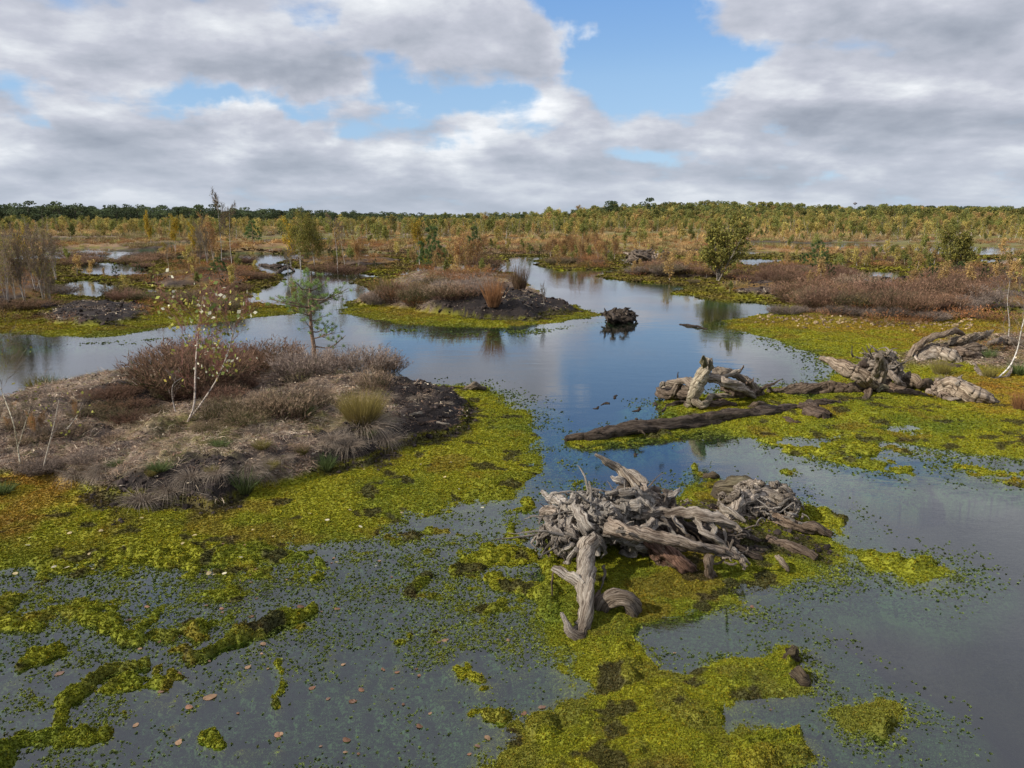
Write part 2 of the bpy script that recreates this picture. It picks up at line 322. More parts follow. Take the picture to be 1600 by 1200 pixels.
def terrain(x, y, want_col=False):
    x = np.asarray(x, float); y = np.asarray(y, float)
    r = np.hypot(x, y)
    wa = .012 * r + .06
    wx = x + fbm(x, y, 1.1, 3, 5) * wa + fbm(x, y, 4.0, 2, 15) * .05 ; wy = y + fbm(x, y, .9, 3, 25) * wa * 1.6 + fbm(x, y, 4.0, 2, 35) * .05
    land = sdist(wx, wy, FARLAND, 80.)
    for p in LANDW: land = np.maximum(land, sdist(wx, wy, p, 3.0))
    for p in WATERW: land = np.minimum(land, -sdist(wx, wy, p, 3.0))
    # pools far out on the moor
    pool = fbm(x, y * .55, .055, 3, 71)
    pw = sstep(60, 72, y) * (1 - sstep(170, 260, y))
    land = np.where((pool < -.17) & (pw > 0), np.minimum(land, (pool + .17) * 26 * pw), land)
    k = .30 + .018 * r
    up = .055 * (1 - np.exp(-np.maximum(land, 0) / k))
    dn = -.07 * sstep(0, .22 + .01 * r, -land) - .35 * sstep(.15, .9 + .05 * r, -land)
    z = up + dn
    px, py = inv_px(x, y)
    near = 1 - sstep(14, 26, r)
    n1 = fbm(x, y, 1.3, 4, 41); n2 = fbm(x, y, 5.0, 3, 43); n2b = fbm(x, y, 14.0, 2, 45)
    for p, dpt, rough in SHW:
        s = sstep(-.35, .35, sdist(x, y, p, 1.5) + n1 * .3)
        z = np.maximum(z, -.42 + (dpt + .42 + rough * (n1 * .7 + n2 * .5 + n2b * .3) * 1.2) * s)
    if near.max() > 0:
        qx = px + 18 * n1 + 12 * n2; qy = py + 10 * n1 + 7 * n2
        for (x1, y1, x2, y2, wd, top) in STROKES:
            ex, ey = x2 - x1, y2 - y1; L2 = ex * ex + ey * ey + 1
            t = np.clip(((qx - x1) * ex + (qy - y1) * ey) / L2, 0, 1)
            d = np.hypot(qx - x1 - t * ex, (qy - y1 - t * ey) * 1.25) / wd
            z = np.maximum(z, np.where(d < 2.6, -.12 + (.138 + .30 * top) * np.exp(-(d * .8) ** 2) + .040 * n2 + .040 * n1 + .035 * n2b, -.5))
    # cushions of the moss mat
    cush = (fbm(x, y, 1.7, 4, 51) * .040 + np.abs(fbm(x, y, 6.5, 2, 53)) * .028) * near * sstep(-.06, .03, z)
    z = z + cush
    # a few rotten holes in the mat
    hum = np.zeros_like(z); kind = np.zeros_like(z)
    for p, top, kd in HUMW:
        d = sdist(wx, wy, p, 2.0) + fbm(x, y, 1.6, 3, 61) * (.10 + .004 * r)
        hh = top * (1 - np.exp(-np.maximum(d, 0) / (.20 + .012 * r)))
        lump = 1 + .60 * fbm(x, y, .8, 3, 63) + .34 * fbm(x, y, 2.8, 4, 65)
        hh = hh * lump
        kind = np.where(hh > hum, kd, kind); hum = np.maximum(hum, hh)
    z = z + hum + hum.clip(0, .3) / .3 * fbm(x, y, 9.0, 2, 67) * .025 * near
    # far moor: gentle heath rises, and the wooded rise on the right
    far = sstep(62, 80, y) * (land > 0)
    rise = np.maximum(0, fbm(x, y * .6, .035, 3, 81) + .25) * .5 * sstep(0, 4, land)
    z = z + far * rise
    hill = 8.5 * np.exp(-((x - 185) / 175) ** 2 - ((y - 700) / 190) ** 2) * sstep(420, 640, y)
    z = z + hill
    if not want_col: return z
    # ---- what grows there
    n3 = fbm(x, y, .9, 4, 91); n4 = fbm(x, y, 3.3, 3, 93); n5 = fbm(x, y, 13., 2, 95)
    def mix(a, b, t): return a + (b - a) * t[:, None]
    col = np.tile(MOSS_Y, (len(x), 1))
    col = mix(col, MOSS_G, np.clip(.38 + n3 * .9 + n4 * .5 - land.clip(0, 1) * .45, 0, 1))
    col = mix(col, MOSS_O, np.clip(.9 * sstep(.4, 1.8, land / (1 + .06 * r)) * (.35 + n3 * 1.2 + n4), 0, .85))
    oz = np.full(x.shape, -9.0)
    for p in ORW: oz = np.maximum(oz, sdist(wx, wy, p, 2.0))
    col = mix(col, MOSS_O * C(1.05, 1.0, 1.2), sstep(-.35, .35, oz / (.6 + .03 * r) + n4 * .5) * .34)
    lowleft = sstep(350, 0, px) * sstep(900, 780, py) * sstep(700, 740, py)
    col = mix(col, MOSS_O, np.clip(lowleft * (.3 + n4), 0, .4))
    col = mix(col, C(.20, .10, .030), np.clip((fbm(x, y, 1.4, 4, 191) - .24) * 2.4, 0, .38))
    col = mix(col, C(.13, .12, .035), np.clip((fbm(x, y, 2.8, 4, 193) - .05) * 2.5, 0, .45) * sstep(880, 1060, py))
    wet = 1 - sstep(-.065, .006, z)
    dull = sstep(16, 45, r)
    col = mix(col, C(.15, .115, .035), dull * np.clip(.7 + n3 * 1.2, 0, 1)); col = mix(col, C(.10, .07, .04), dull * np.clip(n4 * 2.2, 0, .8))
    col = mix(col, SUBM * .9, wet)  # submerged green; light lost with depth is put into the colour
    col = mix(col, PEATC, np.clip(1 - sstep(-.26, -.10, z), 0, 1) * .95)
    # dark rotten gaps within the mat
    gap = sstep(.30, .42, fbm(x, y, 3.2, 4, 97)) * near * (z > -.02) * (hum < .02)
    col = mix(col, PEATC * 1.6, gap * .75)
    hw = sstep(.03, .10 + .0 * r, hum)
    lit_c = mix(np.tile(LITTER, (len(x), 1)), PEATC * 2.2, np.clip(.25 + n4 * 1.1 + n5 * .5, 0, .85))
    lit_c = mix(lit_c, C(.16, .15, .03), np.clip((n3 - .15) * 2.0, 0, .6))
    pe = np.full(x.shape, -9.0)
    for p in PEATW: pe = np.maximum(pe, sdist(wx, wy, p, 2.0))
    pw_ = sstep(-.12, .12, pe / (1 + .03 * r) + n4 * .18)
    lit_c = mix(lit_c, PEATC * (1.25), pw_)
    he_c = mix(np.tile(HEATH, (len(x), 1)), PEATC * 1.8, np.clip(.25 + n4 * 1.5, 0, .9))
    he_c = mix(he_c, MOSS_O * .8, np.clip(n3 * 1.6, 0, .7))
    isl = (kind == 3)
    hc = np.where(isl[:, None], he_c, lit_c)
    hc = np.where((kind == 2)[:, None], mix(lit_c, PEATC * 1.4, np.full(len(x), .7)), hc)
    col = mix(col, hc, hw)
    pm = pw_ * (hum < .05) * (z > .0) * .8
    col = mix(col, PEATC * 1.4, pm)
    # far moor patchwork
    f1 = fbm(x, y * .5, .05, 4, 101); f2 = fbm(x, y * .5, .12, 4, 103); f3 = fbm(x, y * .4, .02, 3, 105)
    fc = mix(np.tile(HEATH * 1.7, (len(x), 1)), ORANGE, np.clip(.35 + f1 * 2.2, 0, 1))
    fc = mix(fc, FARG, np.clip(f2 * 2.4 - .1, 0, .8))
    fc = mix(fc, C(.17, .16, .03), np.clip(1 - sstep(.03, .075, z), 0, 1) * .8)
    fc = mix(fc, PEATC * 2, np.clip(-f2 * 2.5 - .6, 0, .7) * (y < 160))
    fc = mix(fc, C(.07, .09, .035), sstep(430, 520, y))
    wetf = 1 - sstep(-.03, .0, z)
    fc = mix(fc, SUBM * .6, wetf)
    col = mix(col, fc, sstep(60, 76, y))
    return z, col, hum, land, kind, pw_

def hgt(x, y): return float(terrain(np.array([x]), np.array([y]))[0])

def at(px, py):
    """point of the photograph -> point on the real ground there"""
    z = 0.0
    for _ in range(4):
        p = G(px, py, max(z, 0)); z = .5 * z + .5 * max(hgt(p[0], p[1]), 0)
    return G(px, py, z)

# ------------------------------------------------------------------ mesh helper
class MB:
    def __init__(s): s.V = []; s.F3 = []; s.F4 = []; s.C = []; s.A = []; s.M3 = []; s.M4 = []; s.n = 0
    def add(s, V, F, col=(1, 1, 1), att=None, mi=0):
        V = np.asarray(V, float).reshape(-1, 3); F = np.asarray(F, int)
        c = np.asarray(col, float)
        if c.ndim == 1: c = np.tile(c, (len(V), 1))
        s.V.append(V); s.C.append(c)
        s.A.append(np.zeros((len(V), 3)) if att is None else att)
        if len(F):
            if F.shape[1] == 3: s.F3.append(F + s.n); s.M3.append(np.full(len(F), mi))
            else: s.F4.append(F + s.n); s.M4.append(np.full(len(F), mi))
        s.n += len(V)
        return s
    def merge(s, o, mi=0):
        for arr, (F, M) in (('3', (o.F3, o.M3)), ('4', (o.F4, o.M4))):
            for f, m in zip(F, M):
                (s.F3 if arr == '3' else s.F4).append(f + s.n); (s.M3 if arr == '3' else s.M4).append(m + mi)
        s.V += o.V; s.C += o.C; s.A += o.A; s.n += o.n
        return s
    def mesh(s, name, mats, smooth=False):
        me = bpy.data.meshes.new(name)
        if not s.V: return me
        V = np.concatenate(s.V); Cc = np.concatenate(s.C); A = np.concatenate(s.A)
        f3 = np.concatenate(s.F3) if s.F3 else np.zeros((0, 3), int); f4 = np.concatenate(s.F4) if s.F4 else np.zeros((0, 4), int)
        m = np.concatenate(([np.concatenate(s.M3)] if s.F3 else []) + ([np.concatenate(s.M4)] if s.F4 else [])) if (s.F3 or s.F4) else np.zeros(0, int)
        me.vertices.add(len(V)); me.vertices.foreach_set('co', V.ravel())
        me.loops.add(f3.size + f4.size); me.loops.foreach_set('vertex_index', np.concatenate([f3.ravel(), f4.ravel()]).astype(np.int32))
        nf = len(f3) + len(f4); me.polygons.add(nf)
        st = np.concatenate([np.arange(len(f3)) * 3, f3.size + np.arange(len(f4)) * 4]).astype(np.int32)
        me.polygons.foreach_set('loop_start', st)
        me.polygons.foreach_set('material_index', m.astype(np.int32))
        me.polygons.foreach_set('use_smooth', np.full(nf, smooth))
        me.update(calc_edges=True)
        a = me.attributes.new('col', 'FLOAT_COLOR', 'POINT')
        a.data.foreach_set('color', np.concatenate([Cc, np.ones((len(Cc), 1))], 1).astype(np.float32).ravel())
        if np.abs(A).sum() > 0:
            b = me.attributes.new('fib', 'FLOAT_VECTOR', 'POINT'); b.data.foreach_set('vector', A.astype(np.float32).ravel())
        for mt in mats: me.materials.append(mt)
        return me

def link(o, parent=None):
    COL.objects.link(o)
    if parent is not None: o.parent = parent
    return o
def tag(o, label=None, cat=None, group=None, kind=None):
    if label: o['label'] = label
    if cat: o['category'] = cat
    if group: o['group'] = group
    if kind: o['kind'] = kind
    return o
def empty(name, loc=(0, 0, 0), rz=0, scale=1):
    o = bpy.data.objects.new(name, None); o.empty_display_size = .1
    link(o); o.location = loc; o.rotation_euler = (0, 0, rz); o.scale = (scale,) * 3
    return o

# ------------------------------------------------------------------ materials
def new_mat(name):
    m = bpy.data.materials.new(name); m.use_nodes = True
    t = NT(m.node_tree); t.n.clear()
    o = t.new('ShaderNodeOutputMaterial'); return m, t, o

def mat_ground():
    m, t, o = new_mat('bog_ground')
    at_ = t.new('ShaderNodeAttribute', attribute_name='col')
    geo = t.new('ShaderNodeNewGeometry'); pos = geo.outputs['Position']
    n = t.noise(pos, 34, 4, .65); n2 = t.noise(pos, 7, 4, .6); n3 = t.noise(pos, .35, 5, .6)
    f = t.math('ADD', t.map(n, .3, .7, .45, 1.55), t.map(n2, .3, .7, -.25, .25))
    f = t.math('MULTIPLY', f, t.map(n3, .3, .7, .8, 1.2))
    c = t.vmath('SCALE', at_.outputs['Color'], f)
    b = t.new('ShaderNodeBump'); b.inputs['Strength'].default_value = .9; b.inputs['Distance'].default_value = .03
    t.put(b.inputs['Height'], t.math('ADD', n, t.math('MULTIPLY', n2, 1.5)))
    p = t.new('ShaderNodeBsdfPrincipled'); t.put(p.inputs['Base Color'], c); p.inputs['Roughness'].default_value = .85
    p.inputs['Specular IOR Level'].default_value = .2
    t.l.new(b.outputs[0], p.inputs['Normal']); t.l.new(p.outputs[0], o.inputs[0])
    return m

def mat_plant(name, trans=.25, rough=.7, var=.35, inst=False, spec=.2):
    m, t, o = new_mat(name)
    a = t.new('ShaderNodeAttribute', attribute_name='col')
    c = a.outputs['Color']
    if inst:
        a2 = t.new('ShaderNodeAttribute', attribute_name='tint'); a2.attribute_type = 'INSTANCER'
        c = t.mix(1.0, c, a2.outputs['Color'], 'MULTIPLY')
    oi = t.new('ShaderNodeObjectInfo')
    geo = t.new('ShaderNodeNewGeometry')
    c = t.vmath('SCALE', c, t.map(oi.outputs['Random'], 0, 1, 1 - var, 1 + var))
    c = t.vmath('SCALE', c, t.map(geo.outputs['Random Per Island'], 0, 1, .72, 1.28))
    p = t.new('ShaderNodeBsdfPrincipled'); t.put(p.inputs['Base Color'], c); p.inputs['Roughness'].default_value = rough
    p.inputs['Specular IOR Level'].default_value = spec
    if trans > 0:
        tr = t.new('ShaderNodeBsdfTranslucent'); t.put(tr.inputs[0], c)
        mx = t.new('ShaderNodeMixShader'); mx.inputs[0].default_value = trans
        t.l.new(p.outputs[0], mx.inputs[1]); t.l.new(tr.outputs[0], mx.inputs[2]); t.l.new(mx.outputs[0], o.inputs[0])
    else: t.l.new(p.outputs[0], o.inputs[0])
    return m

def mat_bark():
    m, t, o = new_mat('bark')
    a = t.new('ShaderNodeAttribute', attribute_name='col')
    tcn = t.new('ShaderNodeTexCoord'); mp = t.new('ShaderNodeMapping'); mp.inputs['Scale'].default_value = (1, 1, 4)
    t.l.new(tcn.outputs['Object'], mp.inputs[0])
    n = t.noise(mp.outputs[0], 9, 4, .7)
    c = t.mix(t.map(n, .50, .62, 0, .85), a.outputs['Color'], (.04, .032, .028, 1))
    b = t.new('ShaderNodeBump'); b.inputs['Strength'].default_value = .5; b.inputs['Distance'].default_value = .01; t.put(b.inputs['Height'], n)
    p = t.new('ShaderNodeBsdfPrincipled'); t.put(p.inputs['Base Color'], c); p.inputs['Roughness'].default_value = .75
    t.l.new(b.outputs[0], p.inputs['Normal']); t.l.new(p.outputs[0], o.inputs[0])
    return m

def mat_wood():
    """weathered wood: grain follows the fibre vector stored on the mesh"""
    m, t, o = new_mat('weathered_wood')
    a = t.new('ShaderNodeAttribute', attribute_name='col'); f = t.new('ShaderNodeAttribute', attribute_name='fib')
    v = f.outputs['Vector']
    g1 = t.noise(v, 4.5, 5, .65, .6); g2 = t.noise(v, 15, 4, .7, .3)
    geo = t.new('ShaderNodeNewGeometry'); blot = t.noise(geo.outputs['Position'], 3.0, 4, .6)
    c1 = t.ramp(g1, [(.30, (.05, .038, .030)), (.41, (.25, .205, .17)), (.50, (.58, .52, .45)), (.64, (.86, .81, .74))])
    c2 = t.mix(t.map(g2, .33, .48, .85, 0), c1, (.030, .022, .018, 1))
    c3 = t.mix(t.map(blot, .54, .70, 0, .5), c2, (.10, .068, .045, 1))
    c = t.mix(1.0, c3, a.outputs['Color'], 'MULTIPLY')
    b = t.new('ShaderNodeBump'); b.inputs['Strength'].default_value = 1.0; b.inputs['Distance'].default_value = .032
    t.put(b.inputs['Height'], t.math('ADD', g1, t.math('MULTIPLY', g2, .8)))
    p = t.new('ShaderNodeBsdfPrincipled'); t.put(p.inputs['Base Color'], c); p.inputs['Roughness'].default_value = .8
    p.inputs['Specular IOR Level'].default_value = .25
    t.l.new(b.outputs[0], p.inputs['Normal']); t.l.new(p.outputs[0], o.inputs[0])
    return m

def mat_water():
    m, t, o = new_mat('bog_water')
    geo = t.new('ShaderNodeNewGeometry'); pos = geo.outputs['Position']
    mp = t.new('ShaderNodeMapping'); mp.inputs['Scale'].default_value = (.55, 1.25, 1); mp.inputs['Rotation'].default_value = (0, 0, R(-18)); t.l.new(pos, mp.inputs[0])
    r1 = t.noise(mp.outputs[0], 24, 3, .6, .4); r2 = t.noise(mp.outputs[0], 2.2, 3, .5, .3); big = t.noise(pos, .16, 3, .5)
    wind = t.map(big, .40, .62, .10, 1.0, True)
    h = t.math('ADD', t.math('MULTIPLY', r1, t.math('MULTIPLY', wind, .55)), t.math('MULTIPLY', r2, .9))
    b = t.new('ShaderNodeBump'); b.inputs['Strength'].default_value = 1.0; b.inputs['Distance'].default_value = .0026
    t.put(b.inputs['Height'], h)
    fr = t.new('ShaderNodeFresnel'); fr.inputs['IOR'].default_value = 2.05; t.l.new(b.outputs[0], fr.inputs['Normal'])
    gl = t.new('ShaderNodeBsdfGlossy'); gl.inputs['Roughness'].default_value = .0; gl.inputs[0].default_value = (.97, .97, 1, 1)
    t.l.new(b.outputs[0], gl.inputs['Normal'])
    tr = t.new('ShaderNodeBsdfTransparent'); tr.inputs[0].default_value = (.70, .79, .66, 1)
    fac = t.mix(geo.outputs['Backfacing'], fr.outputs[0], (.06, .06, .06, 1))      # light leaving the thin sheet is not trapped below
    mx = t.new('ShaderNodeMixShader'); t.l.new(fac, mx.inputs[0]); t.l.new(tr.outputs[0], mx.inputs[1]); t.l.new(gl.outputs[0], mx.inputs[2])
    t.l.new(mx.outputs[0], o.inputs[0])
    return m

M_GROUND, M_BARK, M_WOOD, M_WATER = mat_ground(), mat_bark(), mat_wood(), mat_water()
M_LEAF = mat_plant('foliage', .4); M_TWIG = mat_plant('twigs', 0, .8, .2); M_MOSS = mat_plant('moss_tuft', .15, .8, .25, inst=True, spec=.1)
M_DRY = mat_plant('dry_litter', .1, .85, .3, inst=True, spec=.1)
M_GRASS = mat_plant('grass_blade', .25, .7, .2)

# ------------------------------------------------------------------ the ground
def build_ground():
    azs = np.concatenate([np.linspace(-84, -38, 24, endpoint=False), np.linspace(-38, 38, 620), np.linspace(38, 84, 25)[1:]]) * pi / 180
    rs = np.concatenate([np.linspace(.6, 3.6, 14, endpoint=False), np.exp(np.linspace(math.log(3.6), math.log(24), 450, endpoint=False)), np.exp(np.linspace(math.log(24), math.log(900), 300, endpoint=False)),
                         np.exp(np.linspace(math.log(900), math.log(6500), 12))])
    A, Rr = np.meshgrid(azs, rs); x = (Rr * np.sin(A)).ravel(); y = (Rr * np.cos(A)).ravel()
    z, col, *_ = terrain(x, y, True)
    nr, nc = len(rs), len(azs)
    i = np.arange(nr - 1)[:, None] * nc + np.arange(nc - 1)[None]
    F = np.stack([i, i + 1, i + 1 + nc, i + nc], -1).reshape(-1, 4)
    b = MB().add(np.stack([x, y, z], 1), F[:, ::1], np.clip(col, .003, 1))
    me = b.mesh('ground', [M_GROUND], True)
    o = link(bpy.data.objects.new('ground', me)); tag(o, kind='structure')
    # underlying lake bed so that nothing is open beneath the water
    v = np.array([[-7000, -7000, -.60], [7000, -7000, -.60], [7000, 7000, -.60], [-7000, 7000, -.60]])
    o2 = link(bpy.data.objects.new('pool_bed', MB().add(v, [[0, 1, 2, 3]], PEATC).mesh('pool_bed', [M_GROUND]))); tag(o2, kind='structure')
    return o
build_ground()

def build_water():
    S, z0, z1 = 6000, -.55, 0.0
    v = np.array([[-S, -S, z0], [S, -S, z0], [S, S, z0], [-S, S, z0], [-S, -S, z1], [S, -S, z1], [S, S, z1], [-S, S, z1]])
    f = [[0, 3, 2, 1], [4, 5, 6, 7], [0, 1, 5, 4], [1, 2, 6, 5], [2, 3, 7, 6], [3, 0, 4, 7]]
    o = link(bpy.data.objects.new('pool_water', MB().add(v, f).mesh('pool_water', [M_WATER]))); tag(o, kind='structure')
build_water()

# ------------------------------------------------------------------ scattering by geometry nodes (only for what nobody could count)
def proto(name, mb, mats, smooth=False):
    return bpy.data.objects.new(name, mb.mesh(name, mats, smooth))       # never linked to the scene

def scatter(name, pts, protos, rot, scl, tint, kind='stuff', label=None, cat=None):
    n = len(pts); me = bpy.data.meshes.new(name)
    me.vertices.add(n); me.vertices.foreach_set('co', np.asarray(pts, np.float32).ravel())
    a = me.attributes.new('rot', 'FLOAT_VECTOR', 'POINT'); a.data.foreach_set('vector', np.asarray(rot, np.float32).ravel())
    a = me.attributes.new('scl', 'FLOAT_VECTOR', 'POINT'); a.data.foreach_set('vector', np.asarray(scl, np.float32).ravel())
    a = me.attributes.new('tint', 'FLOAT_COLOR', 'POINT'); a.data.foreach_set('color', np.concatenate([tint, np.ones((n, 1))], 1).astype(np.float32).ravel())
    a = me.attributes.new('pick', 'INT', 'POINT'); a.data.foreach_set('value', rng.integers(0, len(protos), n).astype(np.int32))
    o = link(bpy.data.objects.new(name, me)); tag(o, label, cat, kind=kind)
    ng = bpy.data.node_groups.new(name, 'GeometryNodeTree')
    ng.interface.new_socket('Geometry', in_out='INPUT', socket_type='NodeSocketGeometry'); ng.interface.new_socket('Geometry', in_out='OUTPUT', socket_type='NodeSocketGeometry')
    N, Lk = ng.nodes, ng.links
    gi, go = N.new('NodeGroupInput'), N.new('NodeGroupOutput'); iop = N.new('GeometryNodeInstanceOnPoints'); jn = N.new('GeometryNodeJoinGeometry')
    for p in protos:
        oi = N.new('GeometryNodeObjectInfo'); oi.inputs['Object'].default_value = p; oi.inputs['As Instance'].default_value = True
        Lk.new(oi.outputs['Geometry'], jn.inputs[0])
    def na(nm, tp):
        q = N.new('GeometryNodeInputNamedAttribute'); q.data_type = tp; q.inputs['Name'].default_value = nm
        return [s for s in q.outputs if s.enabled and s.name == 'Attribute'][0]
    iop.inputs['Pick Instance'].default_value = True
    Lk.new(gi.outputs[0], iop.inputs['Points']); Lk.new(jn.outputs[0], iop.inputs['Instance'])
    Lk.new(na('pick', 'INT'), iop.inputs['Instance Index']); Lk.new(na('rot', 'FLOAT_VECTOR'), iop.inputs['Rotation']); Lk.new(na('scl', 'FLOAT_VECTOR'), iop.inputs['Scale'])
    Lk.new(iop.outputs[0], go.inputs[0])
    md = o.modifiers.new('scatter', 'NODES'); md.node_group = ng
    return o

def rand_rot(n, tilt=.25):
    return np.stack([rng.normal(0, tilt, n), rng.normal(0, tilt, n), rng.uniform(0, 2 * pi, n)], 1)

def ribbons(base, dirs, length, width, droop=0., segs=3, c0=(1, 1, 1), c1=None, wob=.0, taper=1.0):
    """many narrow blades at once; droop bends the tips down"""
    n = len(base); c1 = c0 if c1 is None else c1
    length = np.broadcast_to(length, n); width = np.broadcast_to(width, n); droop = np.broadcast_to(droop, n)
    dirs = dirs / np.linalg.norm(dirs, axis=1, keepdims=True)
    side = np.cross(dirs, rng.normal(0, 1, (n, 3))); side /= np.linalg.norm(side, axis=1, keepdims=True) + 1e-9
    c0 = np.broadcast_to(np.asarray(c0, float), (n, 3)); c1 = np.broadcast_to(np.asarray(c1, float), (n, 3))
    wv = rng.normal(0, 1, (n, 3)) * wob
    Vs, Cs = [], []
    for k in range(segs + 1):
        t = k / segs
        P = base + dirs * (length * t)[:, None] + wv * (length * math.sin(t * 3.1) * .5)[:, None]
        P = P - np.array([0, 0, 1]) * (droop * length * t * t)[:, None]
        hw = (width * (1 - taper * t ** 1.6) * .5)[:, None]
        cc = c0 + (c1 - c0) * t
        if k < segs: Vs += [P - side * hw, P + side * hw]; Cs += [cc, cc]
        else: Vs += [P]; Cs += [cc]
    m = len(Vs); V = np.stack(Vs, 1).reshape(-1, 3); Cc = np.stack(Cs, 1).reshape(-1, 3)
    off = (np.arange(n) * m)[:, None]
    F4 = [off + np.array([[2 * k, 2 * k + 1, 2 * k + 3, 2 * k + 2]]) for k in range(segs - 1)]
    F3 = off + np.array([[2 * (segs - 1), 2 * (segs - 1) + 1, 2 * segs]])
    b = MB(); b.V = [V]; b.C = [Cc]; b.A = [np.zeros_like(V)]; b.n = len(V)
    if F4: f = np.concatenate(F4); b.F4 = [f]; b.M4 = [np.zeros(len(f), int)]
    b.F3 = [F3]; b.M3 = [np.zeros(n, int)]
    return b

def leaves(pos, size, cols, aspect=1.6, flat=.0):
    """diamond leaves at random attitudes"""
    n = len(pos); size = np.broadcast_to(size, n)[:, None]
    a = rng.normal(0, 1, (n, 3)); a[:, 2] *= (1 - flat); a /= np.linalg.norm(a, axis=1, keepdims=True)
    b_ = np.cross(a, rng.normal(0, 1, (n, 3))); b_ /= np.linalg.norm(b_, axis=1, keepdims=True) + 1e-9
    V = np.stack([pos - a * size * aspect * .5, pos + b_ * size * .5, pos + a * size * aspect * .5, pos - b_ * size * .5], 1).reshape(-1, 3)
    F = (np.arange(n) * 4)[:, None] + np.arange(4)[None]
    cols = np.broadcast_to(np.asarray(cols, float), (n, 3))
    return MB().add(V, F, np.repeat(cols, 4, 0))

def catmull(P, n):
    P = np.asarray(P, float); m = len(P)
    if m == 2: P = np.stack([P[0], P[0] * .5 + P[1] * .5, P[1]]); m = 3
    Q = np.concatenate([[2 * P[0] - P[1]], P, [2 * P[-1] - P[-2]]])
    t = np.linspace(0, m - 1, n); i = np.minimum(t.astype(int), m - 2); f = (t - i)[:, None]
    a, b, c, d = Q[i], Q[i + 1], Q[i + 2], Q[i + 3]
    return .5 * (2 * b + (c - a) * f + (2 * a - 5 * b + 4 * c - d) * f ** 2 + (3 * b - a - 3 * c + d) * f ** 3)

def tube(path, rad, sides=6, col=(1, 1, 1), ridge=0.0, twist=0.0, seed=0, flat=1.0, tip=True, fibscale=1.0, colvar=None):
    path = np.asarray(path, float); n = len(path); rad = np.broadcast_to(rad, n).astype(float)
    T = np.gradient(path, axis=0); T /= np.linalg.norm(T, axis=1, keepdims=True) + 1e-9
    u = np.cross(T[0], [0.13, .27, .95]); u /= np.linalg.norm(u) + 1e-9
    U = [u]
    for k in range(1, n):
        u = u - T[k] * (u @ T[k]); u /= np.linalg.norm(u) + 1e-9; U.append(u)
    U = np.array(U); W = np.cross(T, U)
    s = np.concatenate([[0], np.cumsum(np.linalg.norm(np.diff(path, axis=0), axis=1))])
    th = np.linspace(0, 2 * pi, sides, endpoint=False)[None]
    ph = th + twist * s[:, None]
    rr = rad[:, None] * np.ones_like(th)
    if ridge > 0:
        rs_ = np.random.default_rng(seed); a = rs_.uniform(0, 6.28, 8)
        sl = s[:, None] / (rad.mean() * 6 + 1e-6)
        d = .5 * np.cos(3 * ph + a[0] + .6 * np.sin(sl + a[5])) + .34 * np.cos(5 * ph + a[1] + np.sin(sl * 1.3 + a[6])) + .26 * np.cos(8 * ph + a[2]) + .3 * np.sin(sl * 1.7 + a[3] + 2 * np.sin(th + a[4]))
        d += .22 * np.cos(13 * ph + a[7])
        rr = rr * (1 + ridge * d)
    V = path[:, None] + U[:, None] * (np.cos(th) * rr)[..., None] + W[:, None] * (np.sin(th) * rr * flat)[..., None]
    att = np.stack([np.cos(ph) * fibscale, np.sin(ph) * fibscale, np.broadcast_to(s[:, None] * 1.1, ph.shape) + seed * 3.7], -1).reshape(-1, 3)
    V = V.reshape(-1, 3)
    i = (np.arange(n - 1)[:, None] * sides); j = np.arange(sides)[None]
    F = np.stack([i + j, i + (j + 1) % sides, i + sides + (j + 1) % sides, i + sides + j], -1).reshape(-1, 4)
    b = MB(); c = np.asarray(col, float)
    if c.ndim == 2: c = np.repeat(c, sides, 0)
    b.add(V, F, c, att)
    # close both ends
    for end, ring, sgn in ((0, 0, -1), (n - 1, (n - 1) * sides, 1)):
        tipv = path[end] + T[end] * sgn * rad[end] * .6
        cc = c if c.ndim == 1 else c[ring]
        vv = np.concatenate([V[ring:ring + sides], [tipv]])
        ff = [[q, (q + 1) % sides, sides] if sgn > 0 else [(q + 1) % sides, q, sides] for q in range(sides)]
        b.add(vv, ff, cc, np.concatenate([att[ring:ring + sides], [att[ring] * .2]]))
    return b

# ------------------------------------------------------------------ trees
def grow(rs_, p, d, L, r, depth, out, bend=.25, up=.25, nchild=(4, 6), n=7, spread=.8, minr=.002, start=.3, ratio=.55):
    pts = [p.copy()]; q = p.copy(); dd = d / np.linalg.norm(d)
    for k in range(n - 1):
        dd = dd + rs_.normal(0, bend / n ** .5 * .6, 3) + np.array([0, 0, up / n]); dd /= np.linalg.norm(dd)
        q = q + dd * L / (n - 1); pts.append(q.copy())
    pts = np.array(pts); rad = np.linspace(r, max(r * .18, minr * .5), n)
    out.append((pts, rad, depth))
    if depth > 0:
        nc = rs_.integers(*nchild)
        for c in range(nc):
            t = start + (1 - start) * (c + rs_.uniform(0, 1)) / nc
            f = t * (n - 1); i = min(int(f), n - 2); pp = pts[i] + (pts[i + 1] - pts[i]) * (f - i)
            ax = pts[i + 1] - pts[i]; ax /= np.linalg.norm(ax)
            a = rs_.uniform(0, 2 * pi); o1 = np.cross(ax, [.3, .1, .9]); o1 /= np.linalg.norm(o1) + 1e-9; o2 = np.cross(ax, o1)
            side = o1 * math.cos(a) + o2 * math.sin(a)
            sp = spread * rs_.uniform(.7, 1.2)
            nd = ax * math.cos(sp) + side * math.sin(sp)
            grow(rs_, pp, nd, L * ratio * rs_.uniform(.7, 1.1) * (1.25 - .65 * t), max(np.interp(t, [0, 1], [rad[0], rad[-1]]) * .6, minr), depth - 1, out, bend, up, nchild, max(4, n - 2), spread, minr, .2, ratio)

